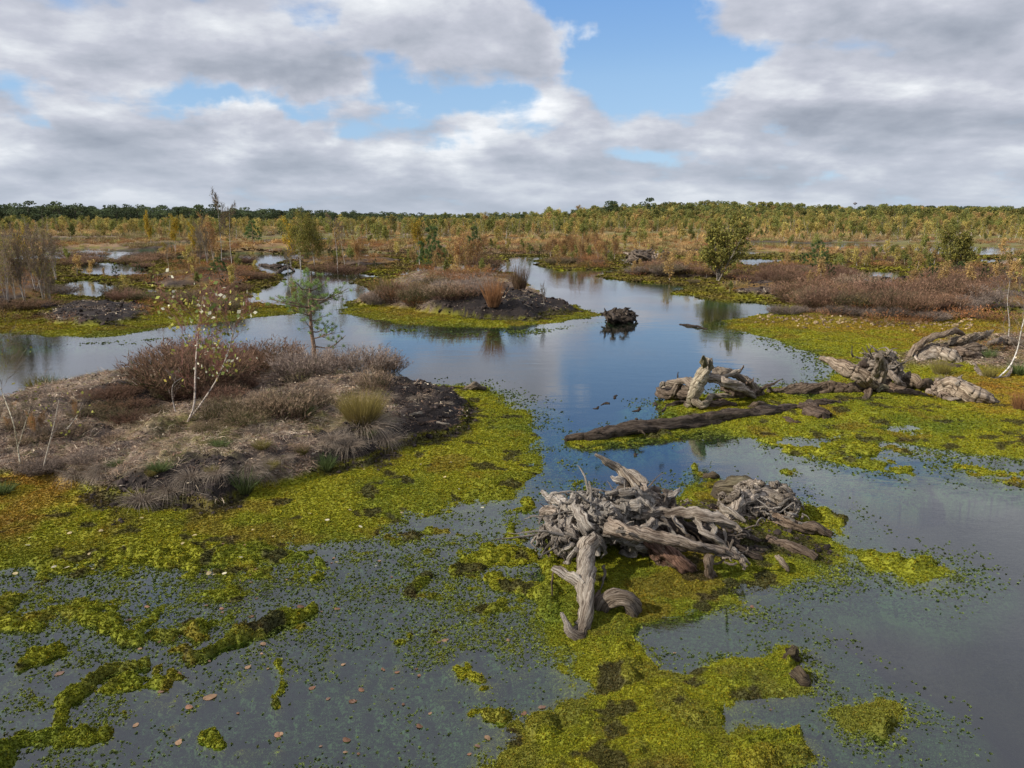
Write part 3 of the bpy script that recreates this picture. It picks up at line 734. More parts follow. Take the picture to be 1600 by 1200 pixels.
def birch(seed, H=3.0, r=.03, leaf_n=900, leaf_s=.035, cols=((.30, .22, .03), (.16, .17, .04)), twig_n=500, twig_col=(.13, .085, .06), bark=(.62, .58, .54), stems=1, spread=.7, lean=.1, width=1.0, start=.25, two=None, scat=.035):
    """white stem with limbs; crown = fine twigs and small leaves"""
    rs_ = np.random.default_rng(seed); segs = []
    for s in range(stems):
        d = np.array([rs_.normal(0, lean), rs_.normal(0, lean), 1.0]) if not two else np.array(two[s])
        grow(rs_, np.array([rs_.normal(0, .02), rs_.normal(0, .02), -.05]), d, H * rs_.uniform(.85, 1) if s == 0 else H * rs_.uniform(.6, .9), r * (1 if s == 0 else .75), 2, segs, bend=.22, up=.25, nchild=(7, 11), n=9, spread=spread, minr=.003 * H / 3, start=start, ratio=.36 * width)
    tr = MB()
    for pts, rad, dep in segs:
        c = np.array(bark) if dep == 2 else np.array(bark) * .45 if dep == 1 else np.array(twig_col)
        if dep == 2:
            hh = np.linspace(1, 0, len(pts))[:, None] ** .5; c = np.array(bark) * (.55 + .45 * hh) * np.ones((len(pts), 3))
        tr.merge(tube(pts, rad, 6 if dep == 2 else 3, c))
    cr = MB(); fin = [s for s in segs if s[2] <= 1]
    def pick(n, lo=.15):
        idx = rs_.integers(0, len(fin), n); t = rs_.uniform(lo, 1, n); P = np.zeros((n, 3)); D = np.zeros((n, 3))
        for k, (i, tt) in enumerate(zip(idx, t)):
            pts = fin[i][0]; f = tt * (len(pts) - 1); j = min(int(f), len(pts) - 2)
            P[k] = pts[j] + (pts[j + 1] - pts[j]) * (f - j); D[k] = pts[j + 1] - pts[j]
        D /= np.linalg.norm(D, axis=1, keepdims=True) + 1e-9
        return P, D
    if twig_n:
        P, D = pick(twig_n); D = D + rs_.normal(0, .55, (twig_n, 3)) + [0, 0, .35]
        cr.merge(ribbons(P, D, rs_.uniform(.06, .17, twig_n) * H / 2, max(.0045 * H / 2, .007 * H / 3), .15, 2, twig_col, wob=.08))
    if leaf_n:
        P, D = pick(leaf_n); P = P + rs_.normal(0, scat * H / 2, (leaf_n, 3))
        cs = np.array(cols)[rs_.integers(0, len(cols), leaf_n)] * rs_.uniform(.7, 1.3, (leaf_n, 1))
        cr.merge(leaves(P, leaf_s * rs_.uniform(.6, 1.3, leaf_n), cs, 1.3))
    return tr, cr

def pine(seed, H=1.7, tufts=110, needles=34, nl=.07, nw=.0035, green=(.085, .12, .035), bare=.25, width=.45, r=.03, whorl=None, dense=1.0, topple=.0, ball=False):
    rs_ = np.random.default_rng(seed)
    t = np.linspace(0, 1, 12); trunk = np.stack([np.cumsum(rs_.normal(0, .008 * H, 12)) + topple * t, np.cumsum(rs_.normal(0, .008 * H, 12)), t * H - .05], 1)
    tr = MB().merge(tube(trunk, r * (1 - .85 * t) , 8, (.20, .12, .075)))
    limbs = []
    nb = whorl or 16
    for k in range(nb):
        h = bare + (1 - bare) * (k + .5) / nb; i = h * 11; j = min(int(i), 10); p = trunk[j] + (trunk[j + 1] - trunk[j]) * (i - j)
        a = k * 2.4 + rs_.normal(0, .3); L = H * width * (1 - .72 * ((h - bare) / (1 - bare)) ** 1.3) * rs_.uniform(.55, 1.1)
        segs = []
        grow(rs_, p, np.array([math.cos(a), math.sin(a), .28]), L, r * .33 * (1.2 - h), 1, segs, bend=.3, up=.45, nchild=(4, 8) if ball else (3, 6), n=7, spread=.95 if ball else .7, minr=.003 * H / 1.7, start=.35, ratio=.55)
        for s in segs: tr.merge(tube(s[0], s[1], 4, (.15, .095, .06)))
        limbs += segs
    limbs.append((trunk[-3:], None, 1))
    wt = np.array([np.linalg.norm(s[0][-1] - s[0][0]) for s in limbs]); wt /= wt.sum()
    cr = MB(); idx = rs_.choice(len(limbs), tufts, p=wt)
    P, D = [], []
    for i in idx:
        pts = limbs[i][0]; tt = (rs_.uniform(.8, 1) if ball else rs_.uniform(.45, 1)) if rs_.random() > .4 else 1.0
        f = tt * (len(pts) - 1); j = min(int(f), len(pts) - 2); P.append(pts[j] + (pts[j + 1] - pts[j]) * (f - j)); D.append(pts[j + 1] - pts[j])
    P, D = np.array(P), np.array(D); D /= np.linalg.norm(D, axis=1, keepdims=True) + 1e-9
    P = np.repeat(P, needles, 0); D0 = np.repeat(D, needles, 0)
    n = len(P); P = P + (rs_.normal(0, .28, (n, 3)) * nl if ball else D0 * rs_.uniform(-.7, .5, (n, 1)) * nl * 1.1)
    dd = D0 * (.25 if ball else .6) + rs_.normal(0, .6, (n, 3)) + [0, 0, .25]
    c = np.array(green) * rs_.uniform(.65, 1.35, (n, 1))
    cr.merge(ribbons(P, dd, nl * rs_.uniform(.7, 1.2, n), nw, .05, 1, c))
    return tr, cr

def broadleaf(seed, H=9., n_leaf=900, s=.5, cols=((.15, .18, .06), (.23, .235, .07), (.30, .26, .075)), k=9, cw=.17, ch=.12, low=.35):
    rs_ = np.random.default_rng(seed); tr = MB()
    tr.merge(tube([[0, 0, -.03 * H], [.01 * H, 0, H * .3], [0, .01 * H, H * .7]], [.02 * H, .015 * H, .006 * H], 6, (.12, .10, .08)))
    cr = MB()
    for i in range(k):
        a = rs_.uniform(0, 6.28); h = rs_.uniform(low, .93); rad = H * .30 * (1 - .7 * abs(h - .55)); cpt = np.array([math.cos(a) * rad * .65, math.sin(a) * rad * .65, H * h])
        tr.merge(tube([[0, 0, H * h * .6], cpt * [.6, .6, .95], cpt], [.007 * H, .005 * H, .002 * H], 3, (.12, .10, .08)))
        m = n_leaf // k; v = rs_.normal(0, 1, (m, 3)); v /= np.linalg.norm(v, axis=1, keepdims=True); v *= rs_.uniform(.5, 1.08, (m, 1)) ** .5
        P = cpt + v * [H * cw, H * cw, H * ch]
        cc = np.array(cols[rs_.integers(0, len(cols))]) * rs_.uniform(.7, 1.3, (m, 1))
        cr.merge(leaves(P, s * rs_.uniform(.6, 1.3, m), cc, 1.3))
    return tr, cr

def heather(seed, Rr=.45, H=.45, stems=260, leafs=12, c_stem=(.15, .09, .065), c_leaf=((.185, .12, .07), (.15, .10, .055)), c_tip=((.30, .18, .115), (.23, .14, .085)), green=.25, tipf=.35, erect=.6):
    rs_ = np.random.default_rng(seed)
    a = rs_.uniform(0, 2 * pi, stems); q = np.sqrt(rs_.uniform(0, 1, stems))
    base = np.stack([np.cos(a) * q * Rr * .45, np.sin(a) * q * Rr * .45, np.full(stems, -.03)], 1)
    dirs = np.stack([np.cos(a) * q * (1.15 - erect * .7), np.sin(a) * q * (1.15 - erect * .7), np.full(stems, 1.0)], 1) + rs_.normal(0, .16, (stems, 3))
    dirs /= np.linalg.norm(dirs, axis=1, keepdims=True)
    L = H * rs_.uniform(.65, 1.1, stems) * (1.15 - .25 * q)
    st = ribbons(base, dirs, L, .005, .06, 3, c_stem, wob=.05)
    m = stems * leafs; bi = np.repeat(np.arange(stems), leafs); t = rs_.uniform(.30, 1.0, m) ** .8
    P = base[bi] + dirs[bi] * (L[bi] * t)[:, None] - np.array([0, 0, 1]) * (.06 * L[bi] * t * t)[:, None] + rs_.normal(0, .012, (m, 3))
    cl = np.array(c_leaf)[rs_.integers(0, len(c_leaf), m)]; ct = np.array(c_tip)[rs_.integers(0, len(c_tip), m)]
    g = np.array((.075, .085, .03)); cl = np.where((rs_.uniform(0, 1, (m, 1)) < green) , g, cl)
    cc = np.where((t > 1 - tipf * rs_.uniform(.3, 1.2, m))[:, None], ct, cl) * rs_.uniform(.65, 1.35, (m, 1))
    dd = dirs[bi] + rs_.normal(0, .45, (m, 3))
    lf = ribbons(P, dd, .048 * rs_.uniform(.6, 1.4, m) * (H / .45) ** .5, .0085, 0, 1, cc)
    return st, lf

def tussock(seed, n=420, H=.45, Rr=.10, spread=.55, droop=.35, c0=(.30, .22, .13), c1=(.22, .17, .05), width=.005, segs=3, inner=None):
    rs_ = np.random.default_rng(seed); a = rs_.uniform(0, 2 * pi, n); q = np.sqrt(rs_.uniform(0, 1, n))
    base = np.stack([np.cos(a) * q * Rr, np.sin(a) * q * Rr, np.full(n, -.02)], 1)
    dirs = np.stack([np.cos(a) * q * spread, np.sin(a) * q * spread, np.ones(n)], 1) + rs_.normal(0, .10, (n, 3))
    cc = np.array(c1) * rs_.uniform(.7, 1.35, (n, 1))
    return ribbons(base, dirs, H * rs_.uniform(.55, 1.1, n), width, droop * rs_.uniform(.3, 1.3, n), segs, np.array(c0) * rs_.uniform(.8, 1.2, (n, 1)), cc, wob=.03)

# ------------------------------------------------------------------ plants: kinds built once, copied one by one
def plant_kind(name, parts, simple=False):
    """parts: list of (part name, MB, material). A simple kind is one mesh."""
    if simple:
        b = MB(); mats = []
        for k, (pn, mb, mt) in enumerate(parts): b.merge(mb, k); mats.append(mt)
        return dict(name=name, one=b.mesh(name, mats))
    return dict(name=name, parts=[(pn, mb.mesh(name + '_' + pn, [mt])) for pn, mb, mt in parts])

def put_plant(kd, loc, scale, rz, label, cat, group=None, sz=None, tilt=0):
    if 'one' in kd:
        o = link(bpy.data.objects.new(kd['name'], kd['one']))
    else:
        o = bpy.data.objects.new(kd['name'], None); o.empty_display_size = .1; link(o)
        for pn, me in kd['parts']: link(bpy.data.objects.new(pn, me), o)
    o.location = loc; o.rotation_euler = (tilt, 0, rz); o.scale = (scale, scale, scale * (sz or 1))
    return tag(o, label, cat, group)

def both(tr, cr, a='trunk', b='crown', ma=None, mb_=None): return [(a, tr, ma or M_BARK), (b, cr, mb_ or M_LEAF)]

YEL, GOLD, OLV, GRN, RUST = (.48, .36, .05), (.62, .38, .03), (.24, .235, .055), (.15, .20, .055), (.34, .18, .065)
K = {}
K['birch_bare'] = [plant_kind('birch_tree', both(*birch(10 + i, 3.2, .024, 900, .040, (OLV, (.24, .17, .06), (.20, .13, .07)), 3200, (.25, .19, .14), (.42, .37, .32), 4, .55, .16, 1.25))) for i in range(3)]
K['birch_yellow'] = [plant_kind('birch_tree', both(*birch(20 + i, 3.2, .028, 3600, .062, (YEL, GOLD, (.34, .28, .05)), 900, (.15, .10, .07), (.55, .5, .46), 2, .55, .10, 1.15, scat=.07))) for i in range(2)]
K['birch_green'] = [plant_kind('birch_tree', both(*birch(30 + i, 3.0, .028, 6500, .055, (OLV, (.26, .26, .06), (.36, .29, .07)), 1200, (.13, .10, .07), (.55, .5, .46), 2, .8, .12, 1.7, .12, scat=.09))) for i in range(2)]
K['birch_tall'] = [plant_kind('birch_tree', both(*birch(40 + i, 4.6, .032, 700, .045, ((.3, .2, .07), YEL), 1900, (.20, .15, .12), (.68, .62, .56), 1, .8, .05, 1.0, .35))) for i in range(2)]
K['birch_rust'] = [plant_kind('birch_tree', both(*birch(50 + i, 2.6, .022, 1900, .05, ((.36, .19, .07), (.40, .26, .08), (.28, .17, .08)), 2600, (.34, .19, .10), (.5, .4, .33), 4, .55, .16, 1.2, scat=.07))) for i in range(2)]
K['round_bush'] = [plant_kind('birch_bush', both(*birch(60, 2.0, .03, 6500, .055, (OLV, (.30, .26, .06), (.18, .18, .05)), 800, (.13, .10, .07), (.3, .26, .22), 5, .75, .30, 1.4, .1)))]
K['pine_bush'] = [plant_kind('pine_tree', both(*pine(70 + i, 1.9, 420, 32, .085, .012, (.12, .175, .06), .06, .42, .035, 22, ball=True))) for i in range(3)]
def hk(n, **kw): return [plant_kind('heather_shrub', both(*heather(100 + i * 7 + len(n), **kw), 'stems', 'foliage', M_TWIG, M_LEAF)) for i in range(3)]
K['heather'] = hk('brown', green=.20)
K['heather_red'] = hk('redd', c_leaf=((.18, .10, .07), (.15, .085, .055)), c_tip=((.29, .175, .12), (.25, .15, .10)), green=.06, erect=.5)
K['heather_pale'] = hk('pale_', c_leaf=((.15, .115, .075), (.13, .10, .06)), c_tip=((.36, .26, .17), (.30, .22, .15)), green=.30, stems=200, erect=.8)
K['heather_grey'] = hk('grey', c_leaf=((.20, .155, .125), (.15, .115, .09)), c_tip=((.27, .21, .17),), green=.03, c_stem=(.17, .14, .125), stems=300)
K['heather_green'] = hk('greeni', c_leaf=((.10, .10, .045), (.12, .10, .05)), c_tip=((.20, .15, .09),), green=.55)
def tk(name, mb): return plant_kind(name, [('blades', mb, M_GRASS)], True)
K['rush'] = [tk('reed_tussock', tussock(200, 500, .95, .13, .28, .04, (.16, .10, .06), (.17, .115, .065), .007))]
K['rust_grass'] = [tk('grass_tussock', tussock(210 + i, 460, .75, .12, .42, .12, (.27, .15, .08), (.31, .145, .055), .007)) for i in range(3)]
K['green_grass'] = [tk('grass_tussock', tussock(220 + i, 260, .34, .06, .6, .4, (.12, .14, .05), (.085, .14, .04), .006)) for i in range(2)]
K['olive_grass'] = [tk('grass_tussock', tussock(230 + i, 420, .40, .09, .55, .18, (.20, .17, .06), (.21, .18, .045), .005)) for i in range(2)]
K['dead_grass'] = [tk('grass_tussock', tussock(240 + i, 500, .40, .12, 1.4, 1.15, (.22, .17, .13), (.36, .30, .235), .005, 5)) for i in range(3)]

NAT = dict(birch_bare=3.4, birch_yellow=3.4, birch_green=3.2, birch_tall=4.6, birch_rust=2.6, round_bush=2.0, pine_bush=1.9, heather=.58, heather_red=.58, heather_pale=.60, heather_grey=.58, heather_green=.58, rush=.92, rust_grass=.72, green_grass=.3, olive_grass=.38, dead_grass=.3)
CAT = dict(birch_bare='tree', birch_yellow='tree', birch_green='tree', birch_tall='tree', birch_rust='tree', round_bush='bush', pine_bush='tree', heather='shrub', heather_red='shrub', heather_pale='shrub', heather_grey='shrub', heather_green='shrub', rush='grass tussock', rust_grass='grass tussock', green_grass='grass tussock', olive_grass='grass tussock', dead_grass='grass tussock')
def grp(kind, px, py, hpx, label, group=None, wide=1.0, rz=None):
    """plant standing at a traced foot, as tall as it looks from its distance"""
    p = at(px, py); dist = math.hypot(p[1], CAMH - p[2]); h = hpx / FPX * dist * 1.03
    s = h / NAT[kind]
    kd = random.choice(K[kind])
    o = put_plant(kd, p, s * wide, random.uniform(0, 6.28) if rz is None else rz, label, CAT[kind], group, 1 / wide)
    return o

# ---- near island: each plant a thing with its own label
NEAR = [
    ('heather', 292, 615, 105, 'large brown heather shrub behind the white stemmed twin sapling', 1.25), ('heather_red', 335, 600, 85, 'reddish heather shrub between the twin sapling and the dark heather by the pine', 1.15),
    ('heather', 262, 585, 60, 'low brown heather at the water end of the big heather clump', 1.3), ('heather', 385, 590, 55, 'dark heather shrub filling the middle of the heather clump', 1.3),
    ('heather', 430, 575, 62, 'brown heather shrub just left of the dwarf pine', 1.2), ('heather_grey', 478, 590, 66, 'dead grey heather shrub in front of the dwarf pine trunk', 1.25),
    ('heather', 505, 582, 45, 'small brown heather at the foot of the dwarf pine', 1.2), ('heather_grey', 572, 585, 62, 'spreading grey twiggy heather at the rear shore of the near island', 1.35),
    ('heather', 605, 583, 38, 'brown heather overhanging the water at the rear shore', 1.3), ('heather_pale', 585, 612, 52, 'pale tipped heather just behind the round olive tussock', .9),
    ('heather_pale', 450, 655, 72, 'pale tipped heather shrub with green base in the middle of the island', 1.1), ('heather_pale', 418, 650, 56, 'smaller pale tipped heather left of the middle shrub', 1.1), ('heather_pale', 490, 640, 55, 'pale tipped heather close behind the dead grass skirt', .9),
    ('heather_green', 350, 655, 50, 'dark green heather at the right foot of the twin sapling', 1.3), ('heather_green', 385, 665, 40, 'low green heather patch right of the twin sapling', 1.4), ('heather_green', 330, 680, 34, 'low green heather in front of the twin sapling', 1.3),
    ('heather_red', 190, 600, 30, 'small reddish heather alone on the rear shore', 1.6), ('heather_green', 250, 612, 34, 'small greenish heather left of the big brown clump', 1.1),
    ('heather_red', 300, 560, 50, 'dark reddish heather at the back of the clump', 1.3), ('heather_red', 360, 572, 50, 'reddish twiggy heather on the rear edge beside the pool', 1.2),
    ('heather_green', 175, 640, 22, 'low olive heather mat on the rear slope of the island', 2.2), ('heather_red', 215, 636, 18, 'low rusty heather mat on the rear slope of the island', 2.2),
    ('olive_grass', 57, 612, 34, 'olive grass tuft on the rear shore', .9), ('green_grass', 80, 608, 34, 'dark green grass tuft beside the olive tuft on the rear shore', .9), ('green_grass', 135, 606, 24, 'thin bright grass tuft alone on the rear shore', 1.3),
    ('green_grass', 382, 768, 48, 'green grass tuft hanging over the peat bank above the moss', .9), ('green_grass', 510, 733, 34, 'small bluish green grass tuft in front of the dead grass skirt', .9), ('green_grass', 578, 682, 20, 'little green grass tuft sprouting from the dead grass skirt', 1.2),
    ('green_grass', 345, 700, 24, 'short grass tuft amid litter below the twin sapling', 1.3), ('green_grass', 478, 648, 26, 'green grass tuft at the right foot of the pale heather', 1.2), ('green_grass', 185, 730, 18, 'short grass tuft on the dry front slope of the island', 2.0), ('green_grass', 250, 735, 20, 'short grass tuft amid grey wisps on the front slope', 2.0),
    ('green_grass', 5, 770, 28, 'green grass tuft at the left end of the moss', 1.4),
]
for kind, px, py, h, lab, wd in NEAR: grp(kind, px, py, h, lab, None, wd)
def bank(poly, n, hpx, kinds, label, group, wide=1.3):
    P = np.array(poly, float); cnt = 0
    while cnt < n:
        px = random.uniform(P[:, 0].min(), P[:, 0].max()); py = random.uniform(P[:, 1].min(), P[:, 1].max())
        if sdist(np.array([px]), np.array([py]), poly, 50)[0] < 0: continue
        k = random.choice(kinds); q = (px - P[:, 0].min()) / (np.ptp(P[:, 0]) + 1e-6); hs = random.uniform(.7, 1.2)
        lb = ('taller ' if hs > .95 else 'shorter ') + label + (' in the left part' if q < .33 else ' in the middle part' if q < .67 else ' in the right part'); o = grp(k, px, py, hpx * hs, lb, group, wide * random.uniform(.85, 1.2)); cnt += 1
bank([(0, 700), (110, 690), (130, 650), (60, 635), (0, 640)], 12, 34, ['birch_rust', 'birch_bare'], 'bare birch shoot on the left slope of the near island', 'twiggy shoots on the left slope', .8)
bank([(90, 660), (250, 665), (260, 615), (110, 620)], 12, 24, ['heather', 'heather_green', 'heather_red'], 'brown heather left of the big clump on the near island', 'heather left of the big clump', 1.6)
bank([(400, 720), (540, 700), (520, 660), (400, 670)], 8, 20, ['dead_grass', 'heather_pale', 'olive_grass'], 'dry tuft between the pale heather and the dead grass skirt', 'dry tufts by the skirt', 1.4)
bank([(0, 735), (170, 740), (210, 690), (80, 660), (0, 660)], 12, 22, ['heather_grey', 'heather_pale'], 'wispy heather on the left slope of the near island', 'low heather on the left slope', 1.8)
bank([(150, 745), (420, 745), (480, 700), (330, 690), (180, 705)], 16, 17, ['dead_grass', 'dead_grass', 'olive_grass'], 'tawny grass tuft amid the litter of the near island', 'tawny grass tufts in the litter', 1.6)
bank([(240, 640), (330, 625), (400, 630), (420, 600), (280, 600)], 10, 34, ['heather_red', 'heather_green', 'heather'], 'twiggy undergrowth heather at the foot of the big clump', 'undergrowth heather of the big clump', 1.4)
bank([(590, 640), (690, 640), (700, 615), (600, 610)], 6, 10, ['heather_pale', 'dead_grass'], 'tiny dry tuft on the black peat', 'tiny tufts on the peat', 1.6)

# round olive tussock with a skirt of dead blades
tt = at(566, 668)
tr_ = empty('grass_tussock', tt)
tag(tr_, 'round olive tussock with a drooping skirt of pale dead blades', 'grass tussock')
link(bpy.data.objects.new('green_blades', tussock(301, 2400, .62, .10, .62, .10, (.30, .23, .12), (.25, .205, .045), .0042, 3).mesh('green_blades', [M_GRASS])), tr_)
sk = tussock(302, 1500, .62, .20, 1.3, 1.25, (.27, .20, .14), (.46, .39, .31), .0052, 6)
link(bpy.data.objects.new('dead_skirt', sk.mesh('dead_skirt', [M_GRASS])), tr_)
c_ = G(560, 690, .30)
for k, (px, py, s) in enumerate([(605, 690, .85), (545, 700, .9), (520, 690, .7)]):
    put_plant(K['dead_grass'][k % 3], at(px, py) + C(0, 0, .04), s, k, ['pale dead grass arching over the peat at the right of the skirt', 'pale dead grass fringe below the olive tussock', 'faded grass clump left below the olive tussock'][k], 'grass tussock')
for k, (px, py, s, lb) in enumerate([(225, 785, .95, 'grey dead grass wig hanging over the black hollow'), (160, 745, .75, 'grey wispy grass on the slope above the black hollow'), (300, 748, .8, 'pinkish grey dead grass between the hollow and the green tuft'), (265, 770, .8, 'dead grass hanging at the right of the hollow'), (120, 745, .7, 'bleached grass wisps left on the front slope'), (340, 742, .6, 'dead grass clump behind the green hanging tuft')]):
    put_plant(K['dead_grass'][k % 3], at(px, py) + C(0, 0, .03), s, k * 2., lb, 'grass tussock')

# dwarf pine in front of the channel
def dwarf_pine():
    rs_ = np.random.default_rng(3); root = at(490, 574); y0 = root[1]
    def W(px, py, dy=0):
        d = px_dir(px, py); return np.array([0, 0, CAMH]) + d * ((y0 + dy) / d[1]) - root
    e = empty('pine_tree', root); tag(e, 'dwarf pine with open crown standing at the rear shore of the near island', 'tree')
    tr = MB(); cr = MB()
    T = catmull([W(490, 578), W(491, 548), W(487, 520), W(485, 492), W(483, 470), W(485, 450), W(488, 432)], 30); tr.merge(tube(T, np.linspace(.055, .012, 30), 8, (.24, .15, .095)))
    ends = [(420, 467, -.3), (430, 462, .2), (440, 470, -.2), (449, 443, .3), (462, 440, -.1), (470, 459, -.4), (497, 432, .1), (486, 478, -.4), (528, 452, .2), (545, 450, -.2), (512, 462, .3), (478, 503, -.3), (515, 506, .2), (523, 519, -.3), (540, 524, 0), (526, 511, .3), (470, 480, .3),
            (500, 468, -.35), (455, 466, .4), (536, 462, .35), (506, 444, .3), (476, 446, -.2), (488, 430, 0), (452, 482, -.1), (505, 492, -.4), (482, 440, .3)]
    for (px, py, dy) in ends:
        E = W(px, py, dy); zt = E[2] - .10 - .16 * abs(E[0]); i = int(np.argmin(np.abs(T[:, 2] - max(zt, .35)))); A_ = T[i]
        mid = A_ * .5 + E * .5 + [0, 0, -.05] + rs_.normal(0, .05, 3); P = catmull([A_, mid, E], 10); tr.merge(tube(P, np.linspace(.016, .005, 10), 4, (.20, .13, .085)))
        for q in range(7):
            k = rs_.integers(5, 10); c = P[k] + rs_.normal(0, .075, 3) * [1.3, 1.3, .7]; tr.merge(tube([P[max(k - 2, 0)], c], [.005, .003], 3, (.2, .13, .08)))
            m = 46; d = rs_.normal(0, .55, (m, 3)) + [0, 0, .45]
            cr.merge(ribbons(c + rs_.normal(0, .012, (m, 3)), d, .062 * rs_.uniform(.7, 1.2, m), .0070, .05, 1, np.array((.20, .28, .09)) * rs_.uniform(.7, 1.4, (m, 1))))
    for n_, b_, m_ in (('trunk', tr, M_BARK), ('crown', cr, M_LEAF)): link(bpy.data.objects.new(n_, b_.mesh(n_, [m_])), e)
dwarf_pine()

# twin stemmed white sapling, traced
def traced_tree(name, label, stems, seed, leaf_n, leaf_s, cols, twig_n, twig_col, bark, leaf_from=.4, tw=.16):
    rs_ = np.random.default_rng(seed)
    base = None; tr = MB(); cr = MB(); segs = []
    root = at(*stems[0][0][0]); y0 = root[1]
    e = empty(name, root); tag(e, label, 'tree')
    for pts, r in stems:
        P = []
        for k, (px, py) in enumerate(pts):
            d = px_dir(px, py); t = (y0 + rs_.normal(0, .03) * k) / d[1]; P.append(np.array([0, 0, CAMH]) + d * t - root)
        P = catmull(P, 14); rad = np.linspace(r, r * .25, 14)
        tr.merge(tube(P, rad, 8, bark)); segs.append((P, rad, 2))
        for k in range(9):
            i = rs_.integers(4, 13); a = rs_.uniform(0, 6.28)
            grow(rs_, P[i], np.array([math.cos(a) * .7, math.sin(a) * .7, 1.0]), np.linalg.norm(P[-1] - P[0]) * .42 * rs_.uniform(.5, 1), rad[i] * .4, 1, segs, .3, .2, (3, 6), 7, .6, .0025, .2, .6)
    for s in segs:
        if s[2] < 2: tr.merge(tube(s[0], s[1], 3, twig_col))
    fin = [s for s in segs if s[2] < 2] + segs[:1]
    def pk(n, lo):
        P = np.zeros((n, 3)); D = np.zeros((n, 3))
        for k in range(n):
            s = fin[rs_.integers(0, len(fin))][0]; f = rs_.uniform(lo, 1) * (len(s) - 1); j = min(int(f), len(s) - 2); P[k] = s[j] + (s[j + 1] - s[j]) * (f - j); D[k] = s[j + 1] - s[j]
        return P, D / (np.linalg.norm(D, axis=1, keepdims=True) + 1e-9)
    P, D = pk(twig_n, .1); cr.merge(ribbons(P, D + rs_.normal(0, .5, (twig_n, 3)) + [0, 0, .4], rs_.uniform(.3, 1, twig_n) * tw, .0035, .1, 2, twig_col, wob=.1))
    if leaf_n:
        P, D = pk(leaf_n, .3); H_ = P[:, 2].max(); ok = P[:, 2] > H_ * leaf_from; P = P[ok]
        cs = np.array(cols)[rs_.integers(0, len(cols), len(P))] * rs_.uniform(.7, 1.3, (len(P), 1))
        cr.merge(leaves(P + rs_.normal(0, .10, P.shape), leaf_s * rs_.uniform(.6, 1.3, len(P)), cs, 1.3))
    link(bpy.data.objects.new('trunk', tr.mesh('trunk', [M_BARK])), e)
    if cr.n: link(bpy.data.objects.new('crown', cr.mesh('crown', [M_LEAF])), e)
    return e
traced_tree('birch_tree', 'young birch with two white stems forking low and thin yellow green leaves', [([(292, 662), (303, 635), (305, 590), (307, 550), (312, 500), (318, 462)], .016), ([(296, 655), (318, 625), (340, 590), (358, 545), (366, 505)], .012)],
            5, 520, .042, ((.22, .24, .05), (.32, .31, .07), (.17, .22, .06), (.62, .60, .45), (.36, .30, .07), (.18, .21, .05)), 1700, (.26, .125, .095), (.62, .53, .45), .34, .26)
traced_tree('birch_tree', 'bare birch sapling with bent greenish stem at the left end of the island', [([(33, 737), (28, 700), (22, 665), (10, 630), (-8, 585), (-25, 545)], .009), ([(28, 700), (40, 660), (52, 620)], .006)], 6, 40, .03, (OLV,), 260, (.17, .13, .09), (.50, .45, .33), .4, .2)
traced_tree('birch_tree', 'bare crooked birch sapling leaning right on the dry front slope', [([(66, 738), (74, 705), (84, 665), (92, 625)], .009), ([(105, 670), (120, 650), (130, 628)], .006)], 8, 30, .03, (OLV,), 240, (.17, .13, .10), (.52, .46, .38), .4, .2)
traced_tree('dead_sapling', 'bare dead sapling hooked at the top left of the twin sapling', [([(276, 650), (270, 625), (270, 602), (284, 590)], .010)], 9, 0, .03, (OLV,), 30, (.2, .15, .12), (.42, .37, .33), .5, .12)
traced_tree('birch_tree', 'slender bare white birch leaning at the far right beside the log pile', [([(1560, 590), (1578, 572), (1590, 545), (1596, 515), (1604, 485), (1610, 450)], .016)], 11, 60, .04, (OLV,), 420, (.22, .18, .15), (.72, .68, .62), .3, .25)
traced_tree('birch_tree', 'thin bare twiggy birch behind the log pile', [([(1575, 535), (1577, 505), (1574, 470), (1578, 440)], .012)], 12, 30, .04, (OLV,), 420, (.2, .16, .14), (.5, .45, .4), .3, .25)

